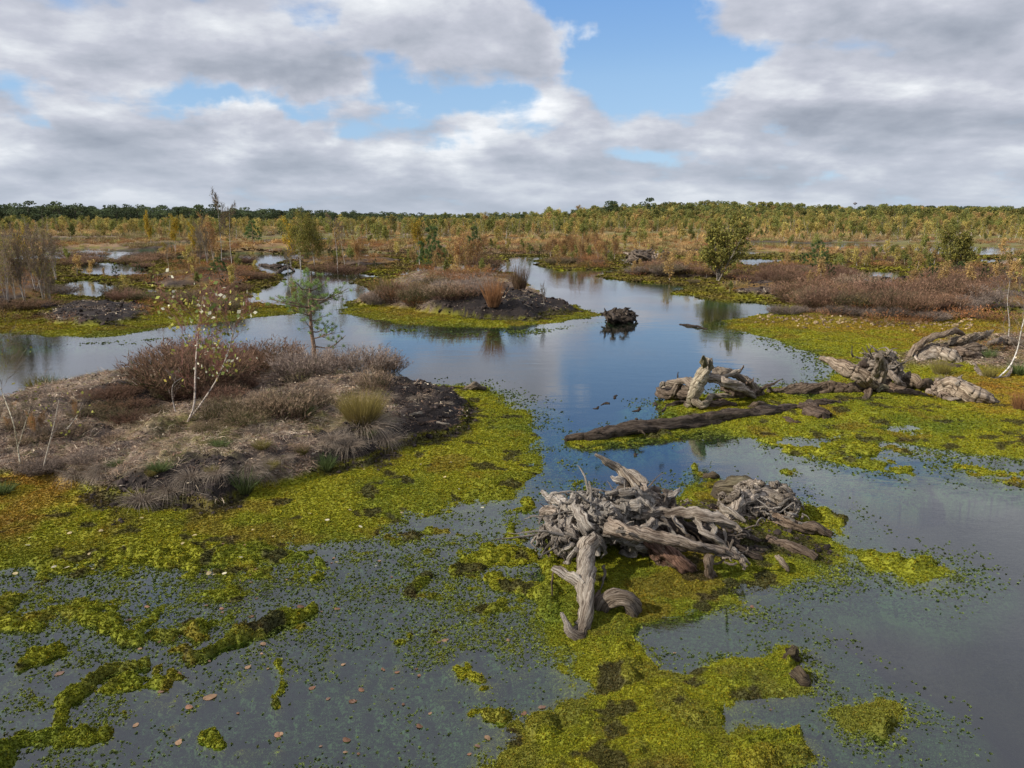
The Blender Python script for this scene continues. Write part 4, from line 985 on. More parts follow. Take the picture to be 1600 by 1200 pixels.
# ---- middle island, banks and the moor behind
MID = [
    # middle island
    ('heather', 622, 470, 42, 'dark brown heather at the left end of the middle island', 1.2), ('heather_green', 655, 476, 46, 'olive heather left of centre on the middle island', 1.1), ('olive_grass', 600, 462, 36, 'tall brownish grass clump at the left shore of the middle island', 1.2),
    ('heather_pale', 695, 466, 36, 'brown heather in the middle of the middle island', 1.4), ('heather', 718, 468, 34, 'brown heather just left of the rust tussock on the middle island', 1.4), ('heather_grey', 585, 474, 28, 'thin grey heather by the water at the left shore of the middle island', 1.2),
    ('green_grass', 653, 476, 24, 'green grass tuft at the front of the middle island', 1.0), ('rust_grass', 771, 478, 52, 'rust orange tussock on the peat of the middle island', .9), ('rush', 812, 458, 54, 'tall thin brown rush tussock at the right of the middle island', .85),
    ('pine_bush', 676, 428, 68, 'bushy green pine in front of the orange birches', .9), ('pine_bush', 741, 400, 42, 'small green pine behind the orange birches', .9), ('birch_rust', 715, 430, 60, 'orange brown birch thicket beside the bushy pine', 1.0),
    ('birch_rust', 745, 428, 58, 'orange brown birch thicket at the back of the middle island', 1.0), ('heather', 755, 428, 40, 'dark olive shrub under the orange birches', 1.2), ('birch_bare', 820, 460, 26, 'wispy bare shoot beside the tall rush tussock', .8),
    ('birch_bare', 850, 478, 36, 'wispy bare shoots at the right tip of the middle island', .6), ('birch_yellow', 655, 415, 66, 'loose yellowish birch behind the bushy pine', .8), ('birch_rust', 690, 428, 40, 'low rusty birch behind the middle island heather', 1.1), ('birch_bare', 598, 470, 36, 'brown bare twigs on the left shore of the middle island', .8),
    # tree cluster behind the left channel
    ('birch_green', 470, 420, 78, 'yellow green birch at the left of the channel cluster', .8), ('birch_green', 492, 418, 72, 'yellow green birch in the middle of the channel cluster', .8), ('birch_yellow', 455, 418, 70, 'golden birch at the left edge of the channel cluster', .8), ('birch_tall', 528, 428, 82, 'pale stemmed bare birch right of the channel cluster', .7),
    ('birch_tall', 540, 424, 66, 'thin bare birch beside the pale stemmed one', .7), ('birch_rust', 560, 422, 52, 'rusty birch bush at the right end of the channel cluster', .9), ('heather', 510, 426, 22, 'brown heather under the channel cluster', 2.0), ('heather_red', 545, 428, 20, 'reddish heather at the shore below the channel cluster', 2.2), ('birch_bare', 450, 430, 48, 'bare twiggy birch in front of the golden birch', .8),
    # left bank
    ('birch_yellow', 275, 396, 54, 'bright golden birch behind the left bank', .7), ('birch_yellow', 237, 385, 50, 'yellow green birch left of the golden birch', .6), ('birch_yellow', 302, 400, 48, 'pale yellow birch right of the golden birch', .7), ('birch_tall', 347, 412, 98, 'tallest bare birch rising above the tree line', .75), ('birch_tall', 362, 414, 84, 'second tall bare birch right beside the tallest', .75),
    ('birch_bare', 325, 416, 72, 'brown twiggy birch left of the tall bare birches', .8), ('birch_bare', 312, 420, 60, 'leaning bare birch with pale stem on the left bank', .8), ('birch_rust', 335, 412, 66, 'rust brown birch among the tall bare birches', .8), ('pine_bush', 342, 432, 28, 'low dark green pine bush on the left bank', 1.5), ('pine_bush', 395, 378, 30, 'small green pine right of the tall bare birches', 1.2),
    ('birch_tall', 265, 432, 42, 'little bare white sapling on the orange moss', .6), ('heather', 245, 408, 20, 'rounded olive heather hummock on the left bank', 2.0), ('heather_green', 186, 466, 30, 'olive twiggy bush on the spit between the left pools', 1.3), ('heather_red', 196, 470, 28, 'reddish heather bush at the right of the spit', 1.3), ('heather_green', 225, 470, 22, 'dark green low shrub right of the reddish bush', 1.6),
    ('heather', 330, 470, 30, 'brown heather bank behind the near birch crown', 2.0), ('heather_green', 290, 475, 30, 'olive shrub bank left behind the near birch crown', 2.0), ('heather_green', 345, 488, 36, 'leafy green shrub behind the near birch crown', 1.6), ('heather', 370, 455, 16, 'brown heather along the left inlet', 2.4), ('heather', 400, 435, 14, 'dark heather on the point of the left bank', 2.6),
    ('birch_bare', 12, 480, 120, 'tall bare birch thicket at the far left bank', .8), ('birch_bare', 40, 478, 128, 'tall grey brown birch, second in the left bank thicket', .7), ('birch_bare', 68, 470, 118, 'bare birch with pale stem, third in the left bank thicket', .75), ('birch_bare', 88, 440, 90, 'bare birch at the right edge of the left bank thicket', .8), ('birch_green', -5, 470, 85, 'olive leafed birch at the frame edge of the left bank', .9), ('birch_bare', 25, 470, 95, 'lower bare birch in the middle of the left bank thicket', .9),
    ('birch_bare', 55, 455, 100, 'brown birch behind the left bank thicket', .9), ('birch_yellow', 42, 415, 50, 'yellowish birch seen through the left thicket', 1.0), ('birch_bare', 78, 478, 60, 'low bare bush at the pool end of the left thicket', 1.1), ('heather', 20, 485, 24, 'dark heather under the left thicket', 2.6), ('heather', 60, 482, 22, 'brown heather under the right half of the left thicket', 2.6), ('heather_grey', 95, 460, 22, 'greyish heather at the corner of the left pool', 2.0),
    # right side
    ('round_bush', 1121, 440, 92, 'bushy round olive birch standing on the peat shore', 1.0), ('pine_bush', 1276, 425, 46, 'small dark green pine right of the bushy birch', 1.1), ('heather_green', 1258, 430, 18, 'green shrublet at the foot of the small pine', 1.4), ('round_bush', 1497, 428, 66, 'rounded olive green birch bush between heather banks', 1.0), ('pine_bush', 1500, 432, 22, 'low blue green pine beneath the rounded bush', 1.6),
    ('birch_green', 1262, 362, 24, 'dark green tree standing alone on the far right moor', .9), ('heather_green', 1084, 444, 12, 'small green clump at the tip of the right peninsula', 1.2),
]
for kind, px, py, h, lab, wd in MID: grp(kind, px, py, h, lab, None, wd)

# heather banks
bank([(1228, 478), (1300, 486), (1380, 490), (1500, 490), (1500, 466), (1400, 458), (1300, 460), (1235, 465)], 34, 40, ['heather', 'heather_green', 'heather', 'heather_red', 'heather_pale'], 'brown heather shrub in the dense bank behind the pale clods', 'heather shrubs in the right bank')
bank([(1180, 488), (1260, 492), (1420, 500), (1530, 500), (1530, 494), (1380, 490), (1200, 484)], 14, 18, ['heather_grey'], 'dead grey heather along the front of the right bank', 'grey heather along the right bank', 2.0)
bank([(1480, 490), (1540, 496), (1560, 480), (1500, 470)], 5, 40, ['heather_grey', 'heather'], 'greyish heather shrub at the right end of the heather bank', 'grey heather at the bank end')
bank([(1150, 440), (1230, 446), (1330, 452), (1330, 435), (1250, 425), (1160, 430)], 22, 22, ['heather_red', 'heather'], 'reddish heather on the dark peat left of the small pool', 'red heather left of the small pool', 1.7)
bank([(1425, 450), (1600, 462), (1620, 430), (1440, 432)], 26, 24, ['heather', 'heather_red', 'heather'], 'brown heather shrub on the moor right of the small pool', 'heather right of the small pool', 1.7)
bank([(985, 430), (1110, 436), (1130, 424), (1010, 414)], 16, 18, ['heather', 'heather_grey', 'heather_green'], 'brown heather shrub on the low channel island', 'heather on the channel island', 2.0)
bank([(870, 414), (950, 416), (940, 406), (880, 405)], 8, 16, ['heather', 'heather_green', 'rust_grass'], 'brown tuft on the small island before the orange thicket', 'tufts on the small channel island', 2.0)
bank([(860, 408), (960, 410), (960, 398), (860, 398)], 12, 34, ['birch_rust'], 'orange brown birch in the thicket behind the channel', 'orange birches behind the channel', 1.0)
bank([(700, 460), (750, 466), (750, 450), (660, 450), (620, 458)], 10, 26, ['heather', 'heather_green', 'heather_grey'], 'heather shrub in the low growth of the middle island', 'heather on the middle island', 1.6)
bank([(100, 420), (380, 428), (380, 405), (250, 400), (100, 400)], 16, 14, ['heather', 'heather_red', 'heather_green'], 'heather on the left bank between the pools', 'heather on the left bank', 2.2)
bank([(1300, 412), (1500, 416), (1500, 404), (1350, 404)], 12, 12, ['heather', 'heather_green'], 'green brown shrub on the green strip behind the small pool', 'shrubs behind the small pool', 2.2)

# ---- far moor and woods
def far_points(n, y0, y1, azr=46, seed=0, thin=None, px_range=None):
    rs_ = np.random.default_rng(seed); r = np.sqrt(rs_.uniform(y0 ** 2, y1 ** 2, n)); a = R(1) * rs_.uniform(-azr, azr, n)
    x, y = r * np.sin(a), r * np.cos(a)
    px, _ = inv_px(x, y)
    ok = np.ones(n, bool)
    if px_range is not None: ok &= (px > px_range[0]) & (px < px_range[1])
    if thin is not None: ok &= thin(x, y, px, rs_)
    x, y = x[ok], y[ok]; z, *_ = terrain(x, y, True)
    land = _[2]; k = (land > .25) & (z > .01)
    return x[k], y[k], z[k]

ZONES = [(110, 'above the left bank thicket'), (250, 'beyond the left pools'), (400, 'around the tall bare birches'), (600, 'around the channel birch cluster'), (830, 'behind the middle island'), (950, 'at the end of the channel'), (1080, 'above the low channel island'),
         (1180, 'behind the bushy olive birch'), (1330, 'behind the small dark pine'), (1440, 'beyond the small right pool'), (1560, 'behind the rounded bush'), (9999, 'at the right frame edge')]
def zone(px): return next(t for l, t in ZONES if px < l)
def far_kind(name, protos_parts, protos_one, x, y, z, size, near_label, mass_label, group, cat, limit, stuff_name, tall=1.0):
    """the largest-looking ones singly, the rest as one mass"""
    order = np.argsort(-size / np.hypot(x, y)); px, _ = inv_px(x, y)
    vis = (px[order] > -30) & (px[order] < 1630)
    solo = order[vis][:limit]; rest = np.setdiff1d(order, solo)
    med = np.median(size[solo]) if len(solo) else 0
    for i in solo:
        put_plant(protos_parts[rng.integers(0, len(protos_parts))], (x[i], y[i], z[i]), float(size[i]), float(rng.uniform(0, 6.28)), ('tall ' if size[i] > med else 'lower ') + near_label.split(' behind the pools')[0].split(' closing ')[0].split(' among the near')[0] + ' ' + zone(px[i]), cat, group)
    if len(rest):
        n = len(rest); rot = np.zeros((n, 3)); rot[:, 2] = rng.uniform(0, 6.28, n)
        s3 = np.repeat(size[rest][:, None], 3, 1) * np.stack([rng.uniform(.85, 1.25, n), rng.uniform(.85, 1.25, n), rng.uniform(.85, 1.1, n)], 1)
        scatter(stuff_name, np.stack([x, y, z], 1)[rest], protos_one, rot, s3, np.ones((n, 3)))

def one(name, tr, cr, ma=None, mb_=None):
    return proto(name, MB().merge(tr).merge(cr, 1), [ma or M_BARK, mb_ or M_LEAF])
def make_far(builder, seeds, name, pn=('trunk', 'crown')):
    prt, on = [], []
    for s in seeds:
        tr, cr = builder(s); prt.append(plant_kind(name, [(pn[0], tr, M_BARK), (pn[1], cr, M_LEAF)])); on.append(one(name, tr, cr))
    return prt, on

# scattered birches, 1 m model scaled by height
def fb(cols, leaf_n, twc, bark, twn=160, width=.9):
    return lambda s: birch(s, 1.0, .012, int(leaf_n * 2.2), .047, cols, twn, twc, bark, 1 + s % 2, .6, .08, width * 1.25, .12, scat=.10)
pA, oA = make_far(fb(((.46, .36, .10), (.34, .31, .09), (.40, .31, .10)), 330, (.30, .22, .16), (.6, .54, .48)), (400, 401, 402), 'birch_tree')
pB, oB = make_far(fb((OLV, (.20, .24, .07), (.30, .28, .08)), 420, (.24, .18, .12), (.5, .46, .4)), (410, 411, 412), 'birch_tree')
pC, oC = make_far(fb(((.40, .26, .11), (.46, .33, .12)), 240, (.38, .23, .13), (.52, .44, .38), 320), (420, 421, 422), 'birch_tree')
pD, oD = make_far(fb((OLV,), 60, (.36, .29, .24), (.66, .6, .55), 380, .7), (430, 431, 432), 'birch_tree')
def fp(s): return pine(s, 1.0, 60, 10, .085, .028, (.055, .085, .032), .12, .34, .02)
pP, oP = make_far(fp, (440, 441, 442), 'pine_tree')
def clus(f, t, sd): return lambda x, y, px, rs_: fbm(x, y * .6, f, 3, sd) > t

def thin_a(x, y, px, rs_): return (fbm(x, y * .6, .03, 3, 501) > -.05) & (rs_.uniform(0, 1, len(x)) < np.clip((y - 55) / 130, np.where(px < 950, .30, .08), 1))
for (ps, os_, n, y0, y1, h0, h1, sd_, lab, g, rng_px) in [
    (pA, oA, 2000, 75, 430, 1.6, 4.2, 601, 'yellow leafed birch scattered on the moor behind the pools', 'yellow birches on the moor', (-900, 2600)),
    (pB, oB, 1900, 75, 430, 1.5, 4.0, 602, 'olive green birch scattered on the moor behind the pools', 'green birches on the moor', (-900, 2600)),
    (pC, oC, 1900, 72, 380, 1.2, 3.2, 603, 'rust brown birch scattered on the moor behind the pools', 'rust brown birches on the moor', (-900, 2600)),
    (pD, oD, 1900, 85, 430, 2.0, 4.8, 604, 'bare pale stemmed birch standing on the moor behind the pools', 'bare birches on the moor', (-900, 2600)),
    (pP, oP, 500, 78, 400, 1.0, 3.4, 605, 'small green pine scattered on the moor behind the pools', 'small pines on the moor', (-900, 2600))]:
    x, y, z = far_points(n, y0, y1, 46, sd_, thin_a)
    sz = rng.uniform(h0, h1, len(x)) * np.clip(y / 190, .62, 1.0)
    far_kind('t', ps, os_, x, y, z, sz, lab, lab, g, 'tree', 34, {601: 'birch_growth', 602: 'birch_growth', 603: 'birch_growth', 604: 'birch_growth', 605: 'pine_growth'}[sd_])

for (ps, os_, n, h0, h1, sd_, lab, g) in [
    (pA, oA, 110, .5, 1.3, 661, 'thin yellowish birch on the banks among the near pools', 'small yellowish birches on the banks'), (pB, oB, 150, .45, 1.1, 662, 'green birch bush on the banks among the near pools', 'low green birches on the banks'),
    (pC, oC, 190, .5, 1.2, 663, 'rusty twiggy birch on the banks among the near pools', 'rusty birches on the banks'), (pP, oP, 90, .35, .9, 664, 'small green pine on the banks among the near pools', 'knee high pines on the banks')]:
    x, y, z = far_points(n * 3, 34, 78, 38, sd_, lambda x, y, px, rs_: (fbm(x, y, .12, 3, sd_ + 9) > .02))
    _z, _c, hm_, ld_, kd_, pw_ = terrain(x, y, True); k = (ld_ > .9) & (pw_ < .3); x, y, z = x[k], y[k], z[k]
    far_kind('t', ps, os_, x, y, z, rng.uniform(h0, h1, len(x)), lab, lab, g, 'tree', 34, 'birch_scrub')

# dense birch belt in front of the woods, taller and greener to the right
x, y, z = far_points(5200, 330, 640, 44, 611, lambda x, y, px, rs_: (px > 780) | (rs_.uniform(0, 1, len(x)) < .30))
pxx, _ = inv_px(x, y); sz = np.clip(rng.lognormal(1.62, .33, len(x)), 2.2, 10) * np.where(pxx > 850, 1.0, .7) * np.clip(y / 500, .6, 1.1)
n = len(x); rot = np.zeros((n, 3)); rot[:, 2] = rng.uniform(0, 6.28, n)
scatter('birch_woodland', np.stack([x, y, z], 1), oA + oB + oB + oC + oD, rot, np.repeat(sz[:, None], 3, 1) * [1.25, 1.25, 1], np.ones((n, 3)))

# dark pine wood: left and centre, with its front and tallest trees as things
def fpine(s): return broadleaf(s, 1.0, 560, .055, ((.085, .115, .055), (.115, .145, .065), (.075, .10, .055)), 11, .19, .075, .40)
pF, oF = make_far(fpine, (450, 451, 452, 453), 'pine_tree')
x, y, z = far_points(2600, 470, 800, 44, 621, lambda x, y, px, rs_: (px < 905))
pxx, _ = inv_px(x, y); edge = np.interp(pxx, [-400, 0, 400, 520, 760, 900], [1.08, 1.03, .92, .78, .52, .5])
sz = rng.uniform(7.4, 13.6, len(x)) * edge * np.where(rng.uniform(0, 1, len(x)) > .94, 1.16, 1.0)
far_kind('pine_tree', pF, oF, x, y, z, sz, 'dark pine in the forest edge closing the left horizon', '', 'pines of the forest edge', 'tree', 150, 'pine_forest')
x, y, z = far_points(900, 640, 900, 44, 622, lambda x, y, px, rs_: (px > 1330))
sz = rng.uniform(9, 13, len(x)); n = len(x); rot = np.zeros((n, 3)); rot[:, 2] = rng.uniform(0, 6.28, n)
scatter('pine_forest', np.stack([x, y, z], 1), oF, rot, np.repeat(sz[:, None], 3, 1) * [1.3, 1.3, 1], np.ones((n, 3)))

# leafy wood on the rise to the right
pL, oL = make_far(lambda s: broadleaf(s, 1.0, 700, .060), (460, 461, 462, 463), 'broadleaf_tree')
x, y, z = far_points(2400, 500, 860, 40, 631, lambda x, y, px, rs_: (px > 895) & (px < 1900))
pxx, _ = inv_px(x, y); sz = rng.uniform(7.5, 11.5, len(x)) * np.interp(pxx, [895, 960, 1200, 1330, 1400, 1600], [.7, 1.0, 1.0, .82, 1.05, 1.0])
far_kind('broadleaf_tree', pL, oL, x, y, z, sz, 'olive tree in the wood on the right rise', '', 'leafy trees on the right rise', 'tree', 150, 'leafy_forest')
x, y, z = far_points(500, 520, 700, 40, 632, lambda x, y, px, rs_: (px > 100) & (px < 930))
sz = rng.uniform(5, 8, len(x)); n = len(x); rot = np.zeros((n, 3)); rot[:, 2] = rng.uniform(0, 6.28, n)
scatter('leafy_undergrowth', np.stack([x, y, z], 1), oL + oB, rot, np.repeat(sz[:, None], 3, 1), np.ones((n, 3)))
for (px, hp) in [(953, 34), (948, 28), (898, 20), (1010, 36)]:
    q = G(px, 356); q = q / q[1] * 560; q[2] = float(terrain(np.array([q[0]]), np.array([q[1]]))[0])
    put_plant(pF[px % 4], q, hp / FPX * 560, px * 1., {953: 'narrow dark conifer standing at the left end of the leafy rise', 948: 'second narrow conifer at the left end of the leafy rise', 898: 'pointed conifer between the pine wood and the leafy rise', 1010: 'tall conifer amid the leafy trees of the rise'}[px], 'tree')

# mast on the rise
q = np.array([(1322 - 800) / FPX * 700, 700., 0.]); q[2] = float(terrain(np.array([q[0]]), np.array([q[1]]))[0])
e = empty('mast', q); tag(e, 'slim mast with a small platform rising above the wooded horizon', 'mast')
mh = CAMH - q[2] + (346 - 320) / FPX * 700 + 1.0
link(bpy.data.objects.new('pole', tube([[0, 0, 0], [0, 0, mh * .5], [0, 0, mh]], [.28, .22, .16], 8, (.25, .26, .28)).mesh('pole', [M_TWIG])), e)
pb = tube([[0, 0, mh - .8], [0, 0, mh - .2]], [1.7, 1.7], 10, (.2, .2, .22)); link(bpy.data.objects.new('platform', pb.mesh('platform', [M_TWIG])), e)

# low growth that nobody could count: moor grass and heath of the far moor
heath_p = [proto('heath', heather(700 + i, .45, .45, 60, 9, green=.15)[1], [M_DRY]) for i in range(2)]
grass_p = [proto('moor_grass', tussock(710 + i, 60, .6, .18, .5, .25, (1, 1, 1), (1, 1, 1), .028), [M_DRY]) for i in range(2)]
x, y, z = far_points(26000, 60, 330, 42, 641, lambda x, y, px, rs_: rs_.uniform(0, 1, len(x)) < np.clip(90 / y, .25, 1))
ok = z > .07; x, y, z = x[ok], y[ok], z[ok]; n = len(x)
f1 = fbm(x, y * .5, .05, 4, 101)[:, None]; t_ = np.clip(.5 + f1 * 2, 0, 1)
tint = C(.30, .235, .12) * (1 - t_) + C(.45, .30, .13) * t_; tint = np.where(rng.uniform(0, 1, (n, 1)) < .25, C(.27, .25, .09), tint) * rng.uniform(.7, 1.3, (n, 1))
s = rng.uniform(.6, 1.5, n) * np.clip(y / 120, .8, 1.8)
scatter('moor_grass', np.stack([x, y, z], 1), grass_p, rand_rot(n, .05), np.stack([s * 1.5, s * 1.5, s], 1), tint)
x, y, z = far_points(26000, 20, 160, 42, 642, lambda x, y, px, rs_: rs_.uniform(0, 1, len(x)) < np.clip(60 / y, .1, 1) ** 1.5)
z2, c2, hum, land, kind, pw = terrain(x, y, True); ok = ((hum > .08) & (pw < .5)) | ((y > 62) & (z2 > .12)) | ((land > 1.0) & (y > 22) & (fbm(x, y, .25, 3, 643) > .22) & (pw < .5)); x, y, z = x[ok], y[ok], z2[ok]; n = len(x)
s = rng.uniform(.35, 1.1, n)
tint = np.where(rng.uniform(0, 1, (n, 1)) < .4, C(.95, .8, .7), np.where(rng.uniform(0, 1, (n, 1)) < .4, C(1.3, 1.5, .8), C(1.5, 1.1, .75))) * rng.uniform(.7, 1.3, (n, 1))
scatter('moor_heath', np.stack([x, y, z], 1), heath_p, rand_rot(n, .1), np.stack([s * 1.6, s * 1.6, s], 1), tint)

# ------------------------------------------------------------------ sphagnum tufts, litter, clods (stuff)
def moss_tuft(seed, n=15):
    rs_ = np.random.default_rng(seed); a = rs_.uniform(0, 6.28, n); e_ = rs_.uniform(.1, 1.3, n)
    d = np.stack([np.cos(a) * np.cos(e_), np.sin(a) * np.cos(e_), np.sin(e_)], 1)
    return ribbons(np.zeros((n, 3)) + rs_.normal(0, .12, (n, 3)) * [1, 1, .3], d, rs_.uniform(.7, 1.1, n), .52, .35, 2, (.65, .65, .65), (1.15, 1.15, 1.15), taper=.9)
moss_p = [proto('moss_tuft', moss_tuft(800 + i), [M_MOSS]) for i in range(4)]
def scatter_ln(n, r0, r1, seed, az0=-40, az1=40):
    rs_ = np.random.default_rng(seed); r = np.exp(rs_.uniform(math.log(r0), math.log(r1), n)); a = R(1) * rs_.uniform(az0, az1, n)
    return r * np.sin(a), r * np.cos(a), rs_
x, y, rs_ = scatter_ln(740000, 3.3, 28, 900, -39, 39)
z, c, hum, land, kind, pw = terrain(x, y, True)
ok = (z > -.15) & (hum < .12 + .05 * rs_.normal(0, 1, len(z))) & (c.sum(1) > .12)
ok &= (z > -.05) | (rs_.uniform(0, 1, len(z)) < .5)
x, y, z, c = x[ok], y[ok], z[ok], c[ok]; n = len(x); r = np.hypot(x, y)
sub = (z < -.02)
s = (.0065 + .0016 * r) * rs_.uniform(.6, 1.35, n); s = np.where(sub, s * 1.25, s)
tint = c * rs_.uniform(.72, 1.3, (n, 1)) * C(1.08, 1.08, 1.0); dp_ = np.clip(-z / .10, 0, 1)[:, None]; tint = tint * (1 - dp_) + C(.055, .10, .045) * rs_.uniform(.6, 1.4, (n, 1)) * dp_  # tufts tinted darker with depth, standing in for light the water absorbs
yel = rs_.uniform(0, 1, n) < .14; tint[yel & ~sub] *= C(1.3, 1.05, .9)
print('moss tufts', n)
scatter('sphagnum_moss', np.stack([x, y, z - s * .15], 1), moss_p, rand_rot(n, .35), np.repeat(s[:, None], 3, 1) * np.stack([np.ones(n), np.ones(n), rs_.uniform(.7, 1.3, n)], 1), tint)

x, y, rs_ = scatter_ln(110000, 28, 80, 911, -37, 37)
z, c, hum, land, kind, pw = terrain(x, y, True)
ok = (z > -.01) & (hum < .1) & (c.sum(1) > .12); x, y, z, c = x[ok], y[ok], z[ok], c[ok]; n = len(x); r = np.hypot(x, y)
s = .0030 * r * rs_.uniform(.5, 1.5, n)
scatter('sphagnum_moss_of_the_banks', np.stack([x, y, z], 1), moss_p, rand_rot(n, .3), np.repeat(s[:, None], 3, 1) * [1.2, 1.2, .8], c * rs_.uniform(.6, 1.5, (n, 1)))

# dry wisps, twigs and flakes on the hummocks
def wisp(seed, n=16):
    rs_ = np.random.default_rng(seed); a = rs_.uniform(0, 6.28, n)
    d = np.stack([np.cos(a), np.sin(a), rs_.uniform(.05, .7, n)], 1)
    return ribbons(rs_.normal(0, .35, (n, 3)) * [1, 1, .1], d, rs_.uniform(.6, 1.6, n), .040, .55, 3, (1, 1, 1), (1.2, 1.2, 1.2), wob=.25)
wisp_p = [proto('dry_wisp', wisp(820 + i), [M_DRY]) for i in range(4)]
x, y, rs_ = scatter_ln(90000, 7, 40, 901)
z, c, hum, land, kind, pw = terrain(x, y, True)
dens = np.where(pw > .5, .10, 1.0)
ok = (hum > .07) & (rs_.uniform(0, 1, len(x)) < dens) & (kind != 3); x, y, z = x[ok], y[ok], z[ok]; n = len(x); r = np.hypot(x, y)
s = (.05 + .0035 * r) * rs_.uniform(.5, 1.6, n)
pal = np.array([(.48, .37, .27), (.36, .25, .17), (.24, .15, .10), (.56, .46, .34), (.20, .19, .075), (.28, .19, .14)])
tint = pal[rs_.integers(0, len(pal), n)] * rs_.uniform(.6, 1.25, (n, 1))
print('wisps', n)
scatter('dry_grass_litter', np.stack([x, y, z], 1), wisp_p, rand_rot(n, .25), np.repeat(s[:, None], 3, 1) * [1, 1, .55], tint)
def flake(seed, n=5):
    rs_ = np.random.default_rng(seed); return leaves(rs_.normal(0, 1.2, (n, 3)) * [1, 1, .08] + [0, 0, .15], rs_.uniform(.5, 1.1, n), (1, 1, 1), 1.5, .8)
flake_p = [proto('leaf_flake', flake(830 + i), [M_DRY]) for i in range(3)]
x, y, rs_ = scatter_ln(42000, 6, 34, 902)
z, c, hum, land, kind, pw = terrain(x, y, True)
ok = ((hum > .05) & (rs_.uniform(0, 1, len(x)) < np.where(pw > .5, .25, .8))) ; x, y, z = x[ok], y[ok], z[ok]; n = len(x); r = np.hypot(x, y)
s = (.012 + .0009 * r) * rs_.uniform(.5, 1.4, n)
tint = np.array([(.45, .34, .24), (.30, .20, .14), (.55, .47, .36), (.10, .08, .065)])[rs_.integers(0, 4, n)] * rs_.uniform(.6, 1.3, (n, 1))
scatter('leaf_litter', np.stack([x, y, z], 1), flake_p, rand_rot(n, .2), np.repeat(s[:, None], 3, 1), tint)
# peat crumbs and dark sticks
def lump(seed, sub=1):
    rs_ = np.random.default_rng(seed); me = bpy.data.meshes.new('tmp'); import bmesh
    bm = bmesh.new(); bmesh.ops.create_icosphere(bm, subdivisions=sub, radius=1)
    V = np.array([v.co[:] for v in bm.verts]); F = np.array([[v.index for v in f.verts] for f in bm.faces]); bm.free()
    V = V * (1 + .35 * fbm(V[:, 0] * 3 + seed, V[:, 1] * 3 + V[:, 2] * 2, .8, 3, seed))[:, None] * [1, .8, .6]
    return MB().add(V, F, (1, 1, 1))
crumb_p = [proto('peat_crumb', lump(840 + i), [M_DRY]) for i in range(3)]
x, y, rs_ = scatter_ln(60000, 6, 40, 903)
z, c, hum, land, kind, pw = terrain(x, y, True)
ok = ((hum > .03) | (z > 0)) & (pw > .4) & (land > .05); x, y, z = x[ok], y[ok], z[ok]; n = len(x); r = np.hypot(x, y)
s = (.006 + .0010 * r) * rs_.lognormal(0, .55, n); tint = PEATC * rs_.uniform(.8, 3.4, (n, 1)) + 0
scatter('peat_crumbs', np.stack([x, y, z], 1), crumb_p, rand_rot(n, .5), np.repeat(s[:, None], 3, 1), tint)
# pale clods along the foot of the right heather bank
rs_ = np.random.default_rng(905); n = 300
pxs = rs_.uniform(1180, 1520, n); pys = 506 + (pxs - 1300) * .012 + rs_.normal(0, 5, n) + np.where(pxs < 1240, -6, 0)
P = np.array([G(a, b) for a, b in zip(pxs, pys)]); P[:, 2] = terrain(P[:, 0], P[:, 1])
s = rs_.uniform(.02, .075, n); tint = np.where(rs_.uniform(0, 1, (n, 1)) < .6, C(.34, .25, .14), C(.17, .12, .075)) * rs_.uniform(.6, 1.3, (n, 1))
scatter('pale_moss_clods', P + [0, 0, .02], crumb_p, rand_rot(n, .5), np.repeat(s[:, None], 3, 1), tint)
# dark specks and duckweed-like scraps floating in the pools
x, y, rs_ = scatter_ln(600000, 3.3, 22, 906, -39, 39)
x_, y_ = x, y; z = terrain(x, y); f = fbm(x, y, .7, 4, 907); f2 = fbm(x, y, 3.5, 3, 908)
pr = np.exp(np.minimum(z, 0) / .055) * np.clip(.55 + f * 1.8 + f2 * 1.4, .04, 1) * (z > -.20) * (z < -.001)
ok = rs_.uniform(0, 1, len(x)) < pr; x, y, z = x[ok], y[ok], z[ok]; n = len(x); r = np.hypot(x, y); print('film', n)
s = (.006 + .0015 * r) * rs_.uniform(.5, 1.5, n)
k_ = np.exp(z / .03)[:, None]; tint = (C(.12, .16, .045) * (1 - k_) + C(.23, .25, .03) * k_) * rs_.uniform(.5, 1.5, (n, 1))
scatter('floating_moss_film', np.stack([x, y, rs_.uniform(-.004, .003, n)], 1), moss_p, rand_rot(n, .3), np.repeat(s[:, None], 3, 1) * [1, 1, .6], tint)

